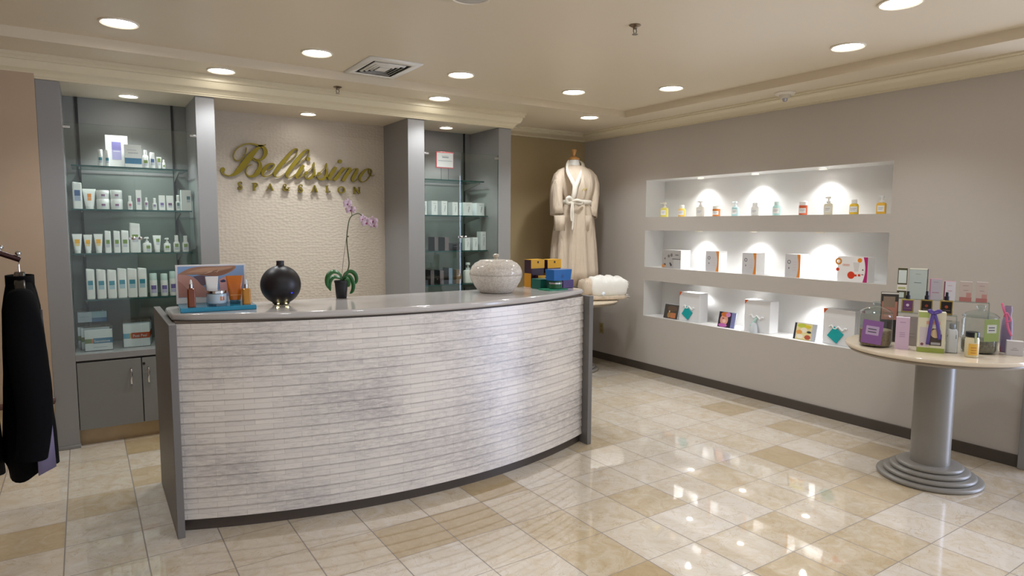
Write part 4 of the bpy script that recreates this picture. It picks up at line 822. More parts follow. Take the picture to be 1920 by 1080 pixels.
x, w, h = gspan(300, 492, 510, 3.475); t = tag(MB().add([], []).box(-w / 2, w / 2, -.045, .045, 0, h).build('gift_box', mat('#10594c', .35), None, (x, 3.52, ZC), .1, bevel=.003), 'dark green cube gift box left of the banded jar', 'box', GB)
x, w, h = gspan(735, 935, 527, 3.44); t = tag(MB().box(-w / 2, w / 2, -.05, .05, 0, h).build('gift_box', mat('#43206a', .3), None, (x, 3.50, ZC), .05, bevel=.003), 'purple cube gift box right of the banded jar', 'box', GB)
x, w, h = gspan(425, 790, 690, 3.37); t = tag(MB().box(-w / 2, w / 2, -.05, .06, 0, .008).build('coaster_card', mat('#11805c', .35), None, (x, 3.40, ZC), .1, bevel=.001), 'flat bright green square card under the banded jar', 'card', GB)
x2, w2, _ = gspan(492, 702, 600, 3.40); zj = ZC + .0085; hj = gspan(492, 702, 530, 3.42, zj)[2]
t = thing('candle_jar', 'green jar with a silver band standing on the green card', 'jar', (x2, 3.405, zj), 0, GB); r = min(w2 / 2, .045)
MB().lathe([(r * .95, .0003), (r, .003), (r, hj * .58)], seg=30).build('jar_body', mat('#1e5a34', .2), t)
MB().lathe([(r * 1.03, hj * .58), (r * 1.03, hj * .78)], seg=30).build('silver_band', CHROME, t)
MB().lathe([(r * .98, hj * .78), (r * .98, hj * .995)], seg=30).build('lid', mat('#174a2c', .3), t)
x3, w3, h3 = gspan(482, 828, 335, 3.40, zj + hj); t = thing('gift_box', 'bright blue flared gift box sitting on the banded jar', 'box', (x3, 3.405, zj + hj + .0005), .08, GB)
b = MB(); b.rings([[(-w3 * .46, -.04, 0), (w3 * .46, -.04, 0), (w3 * .46, .04, 0), (-w3 * .46, .04, 0)], [(-w3 / 2, -.045, h3), (w3 / 2, -.045, h3), (w3 / 2, .045, h3), (-w3 / 2, .045, h3)]]); b.build('box_body', mat('#0e62ae', .3), t, bevel=.002)
logo(t, w3, h3, h3 * .42, -.0448, .011, False)

# ------------------------------------------------------------------ robe on its dress form (standing on the corner table)
rx0, ry0, rz0 = 4.175, 5.24, .7352
rq = lambda x, y, d=0: at(1, ry0 + d, 1010 + x / 6.354, 270 + y / 6.354)
FORM = mat('#e4e3e0', .55); LINEN = mat('#d3c2ae', .8, noise=.06, nscale=14, bump=.35, bscale=130); 
_n = LINEN.node_tree; _b2 = [q for q in _n.nodes if q.type == 'BUMP'][0]; _t = _n.nodes.new('ShaderNodeTexCoord'); _m = _n.nodes.new('ShaderNodeMapping'); _m.inputs['Scale'].default_value = (16, 16, 2.6); _q = _n.nodes.new('ShaderNodeTexNoise'); _q.inputs['Scale'].default_value = 1; _q.inputs['Detail'].default_value = 3; _q.inputs['Distortion'].default_value = .6
_b3 = _n.nodes.new('ShaderNodeBump'); _b3.inputs['Strength'].default_value = .9; _b3.inputs['Distance'].default_value = .03
_n.links.new(_t.outputs['Object'], _m.inputs[0]); _n.links.new(_m.outputs[0], _q.inputs['Vector']); _n.links.new(_q.outputs['Fac'], _b3.inputs['Height']); _n.links.new(_b3.outputs[0], _b2.inputs['Normal'])
LAP = mat('#e9e2d4', .8, bump=.3, bscale=160); WOOD = mat('#c08d52', .35, noise=.12, nscale=20)
t = thing('dress_form', 'white dress form with turned wooden cap standing on the corner table', 'dress form', (rx0, ry0, rz0))
def ring(cx, cy, z, a, c, n=40, fold=0, nf=9, ph=0):
    return [(cx + (a + fold * math.sin(nf * q + ph)) * math.cos(q), cy + (c + fold * math.sin(nf * q + ph)) * math.sin(q), z) for q in [2 * PI * i / n for i in range(n)]]
top = rq(440, 195); nz_ = top.z - rz0
MB().rings([ring(0, 0, z, a, c) for z, a, c in ((.02, .14, .1), (.5, .17, .12), (.85, .15, .11), (1.0, .14, .1), (1.13, .18, .11), (1.22, .2, .1), (1.27, .13, .085), (1.31, .075, .07), (nz_, .052, .055))]).build('torso', FORM, t)
MB().lathe([(.13, 0), (.13, .012), (.03, .02)], seg=30).build('base_plate', mat('#3a3836', .4), t)
MB().lathe([(.054, nz_ + .001), (.058, nz_ + .006), (.056, nz_ + .018), (.035, nz_ + .03), (.014, nz_ + .04)], seg=28).build('neck_cap', WOOD, t, ang=60)
MB().lathe([(.013, nz_ + .04), (.015, nz_ + .055), (.024, nz_ + .085), (.027, nz_ + .1), (.022, nz_ + .108), (.002, nz_ + .111)], seg=24).build('finial', WOOD, t, ang=60)
rb = thing('bathrobe', 'long sand-coloured bathrobe tied with a pale belt on the dress form', 'bathrobe', (rx0, ry0, rz0))
rl = lambda x, y, d=0: rq(x, y, d) - Vector((rx0, ry0, rz0))
def bodyrow(xl, xr, y, dep, fold, ph, nf=11):
    a, c = rl(xl, y), rl(xr, y); return ring((a.x + c.x) / 2, 0, (a.z + c.z) / 2, (c.x - a.x) / 2, dep, 72, fold, nf, ph)
rows = [bodyrow(*q) for q in ((165, 648, 1668, .2, .02, .3), (172, 645, 1500, .195, .02, .3), (182, 642, 1350, .185, .018, .35), (190, 636, 1200, .175, .017, .4), (205, 626, 1050, .165, .015, .5), (232, 615, 900, .155, .012, .6), (258, 604, 790, .148, .009, .7), (280, 585, 715, .14, .006, .8), (285, 578, 690, .138, .004, .8), (278, 585, 665, .142, .007, .9), (258, 605, 600, .155, .008, 1), (240, 625, 520, .16, .005, 1.1), (228, 640, 440, .15, .002, 1.1), (235, 635, 370, .13, 0, 0), (265, 610, 315, .105, 0, 0), (320, 552, 283, .085, 0, 0), (345, 525, 262, .075, 0, 0))]
b = MB().rings(rows, cap0=False, cap1=False); b.build('robe_body', LINEN, rb, ang=80, solid=.004)
def sleeve(pts):
    P = [rl(x, y, d) for x, y, d, r_ in pts]; R2 = [r_ for *_, r_ in pts]; b = MB(); rgs = []
    for i, p in enumerate(P):
        tg = (P[min(i + 1, len(P) - 1)] - P[max(i - 1, 0)]).normalized(); a = tg.cross(Vector((0, 1, 0))).normalized(); c = tg.cross(a).normalized()
        rgs.append([p + (a * math.cos(q) + c * math.sin(q) * 1.05) * (R2[i] * (1 + .05 * math.sin(5 * q + i * 1.3))) for q in [2 * PI * k / 24 for k in range(24)]])
    b.rings(rgs, cap1=False); b.build('sleeve', LINEN, rb, ang=80, solid=.004)
sleeve([(300, 318, 0, .03), (265, 338, -.005, .036), (234, 385, -.01, .045), (214, 460, -.02, .053), (206, 560, -.035, .06), (209, 680, -.06, .061), (214, 770, -.08, .062), (220, 840, -.09, .066)])
sleeve([(570, 320, 0, .03), (608, 346, -.005, .036), (640, 398, -.01, .045), (655, 480, -.02, .053), (652, 590, -.03, .059), (640, 700, -.05, .06), (626, 790, -.07, .062), (614, 870, -.08, .067)])
def band(pts, wd, name, m, y0=-.003, th=.006):
    b = MB(); L = []
    P = spline(pts, 5)
    for i, q in enumerate(P):
        q = Vector(q); tg = (Vector(P[min(i + 1, len(P) - 1)]) - Vector(P[max(i - 1, 0)])).normalized(); n = tg.cross(Vector((0, -1, 0))).normalized(); L.append([q - n * wd / 2, q + Vector((0, -.004, 0)), q + n * wd / 2])
    b.rings(L, cap0=False, cap1=False, closed=False); return b.build(name, m, rb, solid=th, fix=False, ang=80)
band([rl(372, 205, .03), rl(345, 255, -.03), rl(350, 330, -.1), rl(390, 420, -.145), rl(425, 500, -.166), rl(420, 590, -.17), rl(400, 668, -.155)], .05, 'collar', LAP)
band([rl(500, 205, .03), rl(528, 250, -.03), rl(520, 330, -.105), rl(480, 420, -.15), rl(445, 510, -.172), rl(428, 600, -.176), rl(410, 668, -.16)], .055, 'collar', LAP)
a, c = rl(278, 690), rl(590, 690)
MB().rings([ring((a.x + c.x) / 2, 0, z, (c.x - a.x) / 2 + .006, .148, 48) for z in (a.z - .025, a.z + .02)], cap0=False, cap1=False).build('belt', LAP, rb, solid=.006)
band([rl(402, 690, -.165), rl(370, 640, -.185), rl(335, 655, -.18), rl(345, 700, -.175), rl(400, 690, -.17)], .035, 'belt_bow', LAP)
band([rl(405, 685, -.168), rl(450, 670, -.185), rl(520, 690, -.178), rl(500, 712, -.175), rl(410, 695, -.17)], .028, 'belt_bow', LAP)
band([rl(398, 695, -.175), rl(388, 780, -.18), rl(386, 860, -.18), rl(392, 920, -.18)], .022, 'belt_tail', LAP)
band([rl(406, 695, -.178), rl(410, 800, -.185), rl(410, 920, -.185), rl(402, 1025, -.185)], .024, 'belt_tail', LAP)
for xa, xb, ya, yb_ in ((185, 312, 850, 1035), (555, 640, 850, 1030)):
    b = MB(); L = []
    for i in range(5):
        x = xa + (xb - xa) * i / 4; s_ = -.17 if 1 <= i <= 3 else -.15; s_ += .045 * (abs(x - 410) / 230) ** 2; L.append([rl(x, ya, s_ - .012), rl(x, yb_, s_ - .008)])
    b.rings(L, cap0=False, cap1=False, closed=False).build('pocket', LINEN, rb, solid=.006, fix=False)
e_ = rl(545, 545, -.158); b = MB(); b.tube(spline([e_ + Vector((-.03, -.006, -.01)), e_ + Vector((-.01, -.007, .012)), e_ + Vector((.0, -.007, -.008)), e_ + Vector((.02, -.006, .01)), e_ + Vector((.03, -.005, -.004))], 4), .003, 6); b.build('embroidery', mat('#b9a83a', .6), rb)
# folded white robe on the corner table
t = thing('folded_robe', 'folded white robe lying on the corner table beside the desk end', 'folded robe', (4.31, 4.87, .7355), -.3)
def puff(x0, x1, y0, y1, z0, z1, name, m, seed, amp=.008):
    b = MB(); rr_ = random.Random(seed); n = 22; rg = []; ph = [rr_.random() * 6 for _ in range(6)]
    for k in range(n + 1):
        u = k / n; x = x0 + (x1 - x0) * u; sc_ = (1 - (2 * u - 1) ** 8) ** .5 * .94 + .06; row = []
        for i in range(28):
            q = 2 * PI * i / 28; cq, sq2 = math.cos(q), math.sin(q); yy = math.copysign(abs(cq) ** .6, cq); zz2 = math.copysign(abs(sq2) ** .6, sq2)
            w_ = amp * (math.sin(3 * q + 5 * u + ph[0]) + .8 * math.sin(24 * u + 2 * q + ph[1]) + .5 * math.sin(41 * u - 3 * q + ph[2])) * (.15 if zz2 < 0 else 1)
            row.append((x + w_ * .3, (y0 + y1) / 2 + (y1 - y0) / 2 * yy * (.8 + .2 * sc_), max(z0, (z0 + z1) / 2 + (z1 - z0) / 2 * zz2 * sc_ + w_)))
        rg.append(row)
    b.rings(rg); return b.build(name, m, t, ang=80)
puff(-.25, .2, -.1, .1, .0, .06, 'lower_fold', LINEN, 1, .004)
puff(-.27, -.14, -.1, .1, .05, .21, 'rolled_side', LINEN, 2)
PL = mat('#eeece6', .85, bump=.4, bscale=90)
puff(-.2, .2, -.11, .1, .03, .235, 'plush_lining', PL, 3, .0095)
b = MB(); rr_ = random.Random(5)
for k in range(60):
    z = .02 + .18 * rr_.random(); y = -.09 + .18 * rr_.random(); b.tube([(.185, y, z), (.205 + .02 * rr_.random(), y + rr_.uniform(-.01, .01), z + rr_.uniform(-.012, .008))], [.004, .001], 4)
b.build('fringe', PL, t)
MB().poly([(-.075 + .02 * math.cos(a), -.12, .07 + .02 * math.sin(a)) for a in [2 * PI * i / 18 for i in range(18)]]).build('round_tag', mat('#e9f0fa', .3), t, solid=.001, fix=False)

# ------------------------------------------------------------------ garment rack at the left edge
gy_ = 3.2; gp = lambda x, y, d=0: at(1, gy_ + d, x, y)
t = thing('garment_rack', 'chrome-studded garment rack arm reaching in at the left edge', 'garment rack', (-.95, gy_, 0))
e1 = gp(38, 487); rel2 = lambda p: Vector(p) - Vector((-.95, gy_, 0))
sl = Vector((1, 0, -.43)).normalized(); e0 = e1 - sl * .78
MB().tube([rel2(e0), rel2(e1)], .011, 12).build('arm', mat('#3d1d1c', .3, .4), t)
MB().tube([rel2(e0) + Vector((0, 0, .12)), Vector((rel2(e0).x, 0, .02))], .016, 14).build('post', CHROME, t)
MB().lathe([(.25, 0), (.25, .012), (.03, .02)], seg=36).build('base', CHROME, t, loc=(rel2(e0).x, 0, 0))
studs = (.006, .066, .188, .25)
for s_ in studs:
    q = rel2(e1 - sl * s_) + Vector((0, 0, .010)); b = MB(); b.lathe([(.006, 0), (.005, .006), (.0105, .01), (.011, .016), (.007, .021), (.001, .022)], q.x, q.y, q.z, 14); b.build('stud', CHROME, t)
DARK = mat('#050508', .85, **{'Specular IOR Level': .12}, bump=.2, bscale=90); DARK2 = mat('#040406', .85, **{'Specular IOR Level': .12}, bump=.2, bscale=90); LILA = mat('#6c6480', .75)
def jacket(label, s_, ztop, zbot, rz, panel_side, mt):
    pt = e1 - sl * s_; pt.z += .0; t = thing('hanger', 'glossy dark hanger on the garment rack, %s' % ('nearest the arm tip' if s_ < .05 else 'second from the arm tip'), 'hanger', (pt.x, pt.y, pt.z), rz, 'hangers on the rack arm')
    b = MB(); b.tube(spline([(0, 0, -.075), (0, 0, -.04), (0, 0, -.02), (.004, .012, .0), (.0, .02, .016), (-.002, .012, .03), (0, 0, .026), (0, -.012, .0145)], 4), .0022, 6); b.build('hook', CHROME, t)
    b = MB(); b.rings([[(x, y, z) for x, y, z in r_] for r_ in [[(-.018 * q, yy, zz_2 + dz2) for q, dz2 in ((-1, -.03), (1, -.03), (1, .012), (-1, .012))] for yy, zz_2 in ((-.2, -.15), (-.12, -.105), (-.03, -.062), (.03, -.062), (.12, -.105), (.2, -.15))]]); b.build('shoulder_bar', mat('#120f12', .12), t, bevel=.006)
    j = thing('jacket', label, 'jacket', (pt.x, pt.y, 0), rz, 'dark zip jackets on the rack'); zt = pt.z - .075
    rows = []
    for u, hw, hd in ((0, .06, .035), (.03, .09, .042), (.09, .19, .05), (.16, .215, .058), (.35, .215, .066), (.6, .22, .075), (.85, .23, .082), (1, .232, .084)):
        z = zt + (zbot - zt) * u; rows.append([(hd * math.sin(q) * (1 + .08 * math.sin(6 * q + u * 4)), hw * math.cos(q), z + (.02 * math.sin(3 * q) if u == 1 else 0)) for q in [2 * PI * i / 44 for i in range(44)]])
    MB().rings(rows, cap0=True, cap1=False).build('jacket_body', mt, j, ang=80, solid=.004)
    MB().rings([[(.045 * math.sin(q), .075 * math.cos(q), zt + h_) for q in [2 * PI * i / 24 for i in range(24)]] for h_ in (-.05, -.02, .012)], cap0=False, cap1=False).build('collar', mt, j, solid=.004)
    for sy in (-1, 1):
        P = [(.0, sy * .17, zt - .05), (.005, sy * .225, zt - .13), (.012, sy * .25, zt - .28), (.022, sy * .262, zt - .42), (.02, sy * .258, zt - .54), (.005, sy * .25, zt - .66)]
        b = MB(); b.tube(spline(P, 4), [.04 + .02 * min(1, i / 6) - .01 * max(0, i - 10) / 10 for i in range(21)], 18); b.build('sleeve', mt, j, ang=80)
    b = MB(); b.box(.06, .066, -.006, .006, zbot + .03, zt - .13); b.build('zip', mat('#5a5a60', .3, .8), j)
    b = MB()
    for yv in (-.06,):
        pts = [(.0, -.262, zbot + .015), (.055, -.2, zbot + .02), (.05, -.2, zbot + .22), (.0, -.25, zbot + .15)]
        b.rings([[(p[0] + .022, p[1] - .01, p[2]) for p in pts]], cap0=False, cap1=True)
    b.build('side_panel', LILA, j, fix=False, solid=.003)
    return j
jacket('black zip jacket with a lilac hem panel, hung nearest the arm tip', studs[0], 0, .5, .06, 1, DARK)
j2 = jacket('black zip jacket hung behind the first, cut by the left edge', studs[1] + .122, 0, .49, .06, 1, DARK2)
j2.scale = (.9, 1, 1)
# ------------------------------------------------------------------ things in the wall niches (wall along y; front faces -x)
NR = -PI / 2
def inniche(cv, x0, x1, yt, z, X):
    a, c, m_ = at(0, X, *cv(x0, yt)), at(0, X, *cv(x1, yt)), at(0, X, *cv((x0 + x1) / 2, yt)); return (a.y + c.y) / 2, a.y - c.y, m_.z - z
n1 = lambda x, y: (1200 + x / 8, 290 + y / 8); n2 = lambda x, y: (1430 + x / 7.385, 290 + y / 7.385)
zu = NZ[2][0] + .0006
lblw = lambda c='#f0efec', t_='#9d9aa6': ((.12, .8, .2, .72, c), (.2, .7, .5, .54, t_), (.2, .6, .38, .41, t_))
SEQ = [(n1, 312, 400, 715, 'pump', '#e2d667', '#e9e6d6', 'pale yellow pump bottle'), (n1, 570, 660, 757, 'round', '#ecc060', '#f3f1ec', 'honey yellow bottle with white cap'), (n1, 845, 945, 690, 'pump', '#efece2', '#f4f3f0', 'ivory pump bottle'),
 (n1, 1083, 1183, 768, 'jarb', '#d9802f', '#f2efe8', 'orange squat bottle'), (n1, 1372, 1462, 700, 'pump', '#b9dfe2', '#dfeef0', 'aqua pump bottle'), (n1, 1660, 1765, 722, 'round', '#f1eeea', '#f5f4f2', 'plain white bottle'),
 (n2, 130, 235, 650, 'round', '#b9e2dc', '#d9eeea', 'mint bottle'), (n2, 495, 607, 645, 'jarb', '#d8673f', '#f4f2f0', 'red-orange bottle with white cap'), (n2, 843, 960, 578, 'pump', '#ece6d2', '#f5f4f0', 'cream pump bottle'),
 (n2, 1193, 1320, 622, 'round', '#f0c733', '#f4f3f0', 'bright yellow bottle with white cap'), (n2, 1570, 1706, 568, 'pump', '#eeb93a', '#eef0f2', 'amber yellow pump bottle')]
for i, (cv, x0, x1, yt, kind, body, cap, lab) in enumerate(SEQ):
    y, w, h = inniche(cv, x0, x1, yt, zu, 4.775); k = kind if kind != 'jarb' else 'stick'
    bottle('hair_bottle', lab + ' in the top wall niche', 'bottle', (4.79, y, zu), NR + .45, k, w * .93, h, body, cap, lblw(), 'hair care bottles in the top wall niche')
n3 = lambda x, y: (1200 + x / 8, 420 + y / 8); n4 = lambda x, y: (1430 + x / 7.385, 420 + y / 7.385)
zm = NZ[1][0] + .0006; BX = 'device boxes in the middle wall niche'
def devbox(cv, x0, x1, yt, dpt, lab, deco, X=4.76):
    y, w, h = inniche(cv, x0, x1, yt, zm, X); t = thing('device_box', lab, 'box', (X + dpt / 2, y, zm), NR, BX); rbox_ = MB(); rbox(rbox_, w, dpt, h); rbox_.build('box_body', mat('#f0efee', .35), t, bevel=.001)
    deco(t, w, h, -dpt / 2 - .0006); return t
def disc(b, x, z, r, y, mi=0, r2=0, n=24):
    if r2: b.add([(x + q * math.cos(2 * PI * i / n), y, z + q * math.sin(2 * PI * i / n)) for q in (r2, r) for i in range(n)], [(i, (i + 1) % n, n + (i + 1) % n, n + i) for i in range(n)], mi)
    else: b.poly([(x + r * math.cos(2 * PI * i / n), y, z + r * math.sin(2 * PI * i / n)) for i in range(n)], mi)
def swoosh(b, x0, x1, h, y, mi, bow=.5):
    n = 10; L = [(x0 + (x1 - x0) * bow * math.sin(PI * i / n), y, h * i / n) for i in range(n + 1)]; Rr = [(x1 + (x1 - x0) * .0 , y, h * i / n) for i in range(n + 1)]
    b.rings([[l, r_] for l, r_ in zip(L, Rr)], mi, False, False, False)
def d_photo(t, w, h, y):
    b = MB(); b.rect(-w / 2, w / 2, 0, h, y); b.rect(w * .12, w / 2, h * .02, h * .48, y - .0002, 1); rr_ = random.Random(4)
    for k in range(9): disc(b, -w * .45 + w * .5 * rr_.random(), h * (.12 + .75 * rr_.random()), h * (.04 + .05 * rr_.random()), y - .0004 - k * .0001, 2 + k % 2)
    b.rect(w * .05, w * .48, h * .5, h * .535, y - .0004, 2); b.rect(w * .2, w * .38, h * .72, h * .76, y - .0004, 2); b.rect(-w * .48, -w * .34, h * .04, h * .19, y - .002, 4)
    b.build('printed_front', [mat('#a9a6a3', .4), mat('#b8b6b4', .4), mat('#4a4648', .4), mat('#77716f', .4), mat('#d98a3a', .4)], t, fix=False)
def d_curve(t, w, h, y):
    b = MB(); b.rect(-w / 2, w * .4, 0, h, y); disc(b, -w * .24, h * .66, h * .085, y - .0003, 1, h * .055); swoosh(b, w * .28, w / 2, h, y - .0004, 2); 
    for k in range(4): b.rect(-w * .0, w * .26, h * (.3 + .12 * k), h * (.315 + .12 * k), y - .0003, 3)
    b.rect(-w * .27, -w * .21, h * .36, h * .43, y - .0003, 1)
    b.build('printed_front', [mat('#cfcdd0', .4), mat('#5d5a60', .4), mat('#e08a35', .4), mat('#d9b9b4', .4)], t, fix=False)
def d_red(t, w, h, y):
    b = MB(); b.rect(-w / 2, w / 2, 0, h, y); disc(b, -w * .47, h * .8, h * .14, y - .0003, 1, h * .07); disc(b, -w * .49, h * .47, h * .07, y - .0003, 2); disc(b, w * .24, h * .87, h * .09, y - .0003, 3)
    disc(b, -w * .03, h * .26, h * .15, y - .0003, 2); b.rect(w * .05, w * .16, h * .22, h * .3, y - .0004, 2); b.rect(w * .2, w * .28, h * .23, h * .32, y - .0004, 2)
    b.poly([(w * .32, y - .0004, h * .47), (w * .38, y - .0004, h * .47), (w * .35, y - .0004, h * .54)], 4); b.rect(w * .31, w * .38, h * .29, h * .32, y - .0004, 4); swoosh(b, w * .36, w / 2, h, y - .0005, 5)
    for k in range(5): disc(b, -w * .3 + k * w * .045, h * .66, h * .04, y - .0003, 6, h * .026, 12)
    b.poly([(w * .02, y - .0003, h * .78), (w * .24, y - .0003, h * .78), (w * .2, y - .0003, h * .42), (w * .08, y - .0003, h * .42)], 7)
    b.build('printed_front', [mat('#efedec', .35), mat('#d9903c', .4), mat('#d8401f', .4), mat('#ef8f1c', .4), mat('#2c2c33', .4), mat('#b52470', .35), mat('#e8836a', .4), mat('#dcd8d8', .4)], t, fix=False)
devbox(n3, 335, 617, 392, .13, 'white box with a grey tool photograph, farthest in the middle wall niche', d_photo)
devbox(n3, 990, 1188, 408, .11, 'white box with orange curved edge beside the tool-photo box, middle niche', d_curve)
devbox(n3, 1540, 1748, 432, .12, 'white box with orange curved edge, central one of the middle niche', d_curve)
devbox(n4, 318, 528, 418, .11, 'white box with orange curved edge beside the magenta-edged box, middle niche', d_curve)
devbox(n4, 1045, 1462, 455, .1, 'white box with red discs and magenta edge at the near end, middle niche', d_red)
# bottom niche
n5 = lambda x, y: (1190 + x / 7.68, 510 + y / 7.68); n6 = lambda x, y: (1400 + x / 6.75, 510 + y / 6.75); zl = NZ[0][0] + .0006
def giftbox(cv, x0, x1, yt, lab, card):
    y, w, h = inniche(cv, x0, x1, yt, zl, 4.79); t = thing('gift_box', lab, 'box', (4.85, y, zl), NR, 'white gift boxes in the bottom wall niche'); b = MB(); rbox(b, w, .12, h); b.build('box_body', mat('#e4e4e6', .35), t, bevel=.0015)
    b = MB(); b.poly([(-w / 2, -.0606, h), (-w / 2, -.0606, h * .85), (-w * .36, -.0606, h)], 0); b.build('corner_sticker', mat('#e0682f', .4), t, fix=False)
    rr_ = random.Random(len(lab)); b = MB(); L = []
    for i in range(9): L.append((-w * .28 + w * .56 * i / 8, -.064, h * (.5 + .05 * math.sin(i * 1.9)) - h * .006 * i))
    b.tube(L, .007, 6); b.build('white_bow', mat('#f6f6f8', .5), t)
    if card:
        b = MB(); s_ = h * .17; cx, cz = (-w * .08, h * .28); b.box(-s_, s_, -.0025, .0025, -s_, s_); o = b.build('hang_card', mat('#12a5a8', .4), t, loc=(cx, -.066, cz)); o.rotation_euler = (0, .62, 0)
        MB().tube([(0, -.066, h * .5), (cx, -.068, cz + s_ * 1.2)], .0015, 6).build('cord', mat('#e9e9ec', .5), t)
    else:
        b = MB(); b.tube([(0, -.067, h * .46), (-w * .1, -.074, h * .26), (-w * .2, -.078, h * .2)], [.009, .012, .006], 8); b.build('ribbon_tail', mat('#bfe6de', .4), t)
        b = MB(); b.lathe([(.03, 0), (.032, .02), (.024, .07), (.012, .085)], 0, 0, 0, 18); b.build('organza_pouch', mat('#d4dbe2', .5), t, loc=(0, -.095, .0))
    return t
giftbox(n5, 650, 938, 297, 'white gift box with teal hang card at the far end of the bottom niche', True)
giftbox(n6, -20, 302, 362, 'white gift box with pale green ribbon, middle of the bottom niche', False)
giftbox(n6, 978, 1380, 478, 'white gift box with teal hang card nearest the glass jar, bottom niche', True)
def frame_card(cv, x0, x1, yt, lab, shapes, X=4.775):
    y, w, h = inniche(cv, x0, x1, yt, zl, X); t = thing('photo_card', lab, 'photo card', (X, y, zl + .001), NR, 'small photo cards in the bottom wall niche')
    b = MB(); b.box(-w / 2, w / 2, 0, .009, 0, h); o = b.build('case', mat('#c9ced8', .15), t); o.rotation_euler = (-.2, 0, 0)
    p_ = pic(t, -.0006, w * .97, h * .97, shapes); p_.rotation_euler = (-.2, 0, 0)
    MB().box(-w * .12, w * .12, .055, .058, 0, h * .4).build('easel_back', mat('#b9bcc2', .3), t)
rc = lambda a, b_, c, d: [(a, b_), (c, b_), (c, d), (a, d)]
ell = lambda x, y, a, b_, n=18: [(x + a * math.cos(2 * PI * i / n), y + b_ * math.sin(2 * PI * i / n)) for i in range(n)]
frame_card(n5, 415, 620, 462, 'dark photo card at the far end of the bottom niche', [('#4a4540', rc(0, 0, 1, 1)), ('#645142', ell(.55, .7, .35, .2)), ('#a97f4e', ell(.38, .25, .13, .2)), ('#c07850', rc(.5, .05, .85, .42)), ('#d9c08a', ell(.38, .5, .05, .06))])
frame_card(n5, 1195, 1440, 575, 'pink flower-and-face photo card between two white gift boxes', [('#2a2033', rc(0, 0, 1, 1)), ('#7f83b5', rc(.76, 0, 1, 1)), ('#e0a08c', ell(.34, .48, .24, .36)), ('#c9702f', ell(.38, .84, .26, .15)), ('#cf86bf', ell(.56, .84, .14, .15)), ('#c067b0', ell(.3, .12, .26, .12)), ('#5b2a2a', ell(.28, .58, .07, .03)), ('#f0c9b9', ell(.36, .4, .1, .12))])
frame_card(n6, 590, 872, 650, 'yellow fruit-print photo card beside the near white gift box', [('#e9dba0', rc(.04, 0, 1, 1)), ('#2c3040', rc(0, 0, .09, 1)), ('#bcc0c8', rc(.82, 0, 1, 1)), ('#c9d24a', ell(.35, .85, .22, .13)), ('#efe6cf', ell(.45, .6, .16, .16)), ('#e9a65a', ell(.25, .45, .14, .13)), ('#f2ead8', ell(.3, .2, .16, .14)), ('#b8543f', ell(.66, .18, .14, .14)), ('#3c4048', ell(.7, .5, .1, .07)), ('#e3cf3a', ell(.62, .82, .14, .1))])

# ------------------------------------------------------------------ gifts on the near round table
ZP = .7814
def onpt(x, yb_, z=ZP): return at(2, z, x, yb_)
def tw(p, px_): th = math.atan2(p.x, p.y) - YAW; return px_ / F_PX * depth(p) * math.cos(th)
def th_(p, px_): return px_ / F_PX * depth(p)
face = lambda p: -math.atan2(p.x, p.y)
def back(p, d): v = Vector((p.x, p.y, 0)).normalized() * d; return Vector((p.x + v.x, p.y + v.y, p.z))
GT = 'gifts on the near round table'
JG = glass('#f5f9f7', 1.0)
def apothecary(label, x0, x1, yb_, yrim, ytop, lx0, lx1, ly0, ly1, lc, fillc, fill, lines, tilt):
    p = back(onpt((x0 + x1) / 2, yb_), 0); r = tw(p, x1 - x0) / 2; p = back(p, r); H = th_(p, yb_ - yrim) * 1.03; HT = th_(p, yb_ - ytop) * 1.03
    t = thing('apothecary_jar', label, 'glass jar', (p.x, p.y, ZP), face(p), GT)
    MB().lathe([(r * .9, .0005), (r * .97, .006), (r, .02), (r, H * .9), (r * .93, H * .97), (r * .95, H)], seg=48, cap1=False).build('glass_body', JG, t)
    b = MB(); b.lathe([(r * 1.0, H + .0005), (r * 1.02, H + .004), (r * .8, H + (HT - H) * .3), (r * .35, H + (HT - H) * .52), (r * .2, H + (HT - H) * .56), (r * .19, H + (HT - H) * .66), (r * .27, H + (HT - H) * .78), (r * .25, H + (HT - H) * .95), (r * .1, HT)], seg=40)
    b.build('glass_lid', glass('#eef5f5', 1.0), t, ang=60)
    m = mat(fillc, .9, noise=.75, nscale=70, bump=1.0, bscale=120); b = MB(); b.lathe([(r * .88, .007), (r * .94, .02), (r * .95, H * fill), (r * .6, H * (fill + .03)), (r * .1, H * (fill + .05))], seg=40); o = b.build('potpourri', m, t); o['kind'] = 'stuff'
    lx = lambda x: (x - (x0 + x1) / 2) / ((x1 - x0) / 2) * r; lz = lambda y: (yb_ - y) / (yb_ - yrim) * H
    w, h = lx(lx1) - lx(lx0), lz(ly0) - lz(ly1); a = math.asin(max(-.95, min(.95, (lx(lx0) + lx(lx1)) / 2 / r * .9)))
    b = MB(); b.box(-w / 2, w / 2, -.0015, .0, -h / 2, h / 2); b.rect(-w * .32, w * .32, -h * .12, h * .26, -.0018, 1)
    for k in range(2): b.rect(-w * .22, w * .2, h * (.1 - .12 * k), h * (.15 - .12 * k), -.002, 2)
    o = b.build('hang_label', [mat(lc, .5), mat(lines, .5), mat('#5f5a6a', .5)], t, loc=((r + .006) * math.sin(a), -(r + .006) * math.cos(a), (lz(ly0) + lz(ly1)) / 2), fix=False); o.rotation_euler = (0, tilt, a)
apothecary('glass potpourri jar with purple label at the left of the table', 1607.5, 1672, 652, 592, 571, 1614, 1653, 603, 645, '#8a5f9c', '#857358', .5, '#b9a3c6', .08)
apothecary('glass potpourri jar with green label at the right of the table', 1797, 1870, 664.5, 600, 577.5, 1840, 1873, 600.5, 640, '#8a9a55', '#746b5a', .36, '#c2c4bb', -.02)
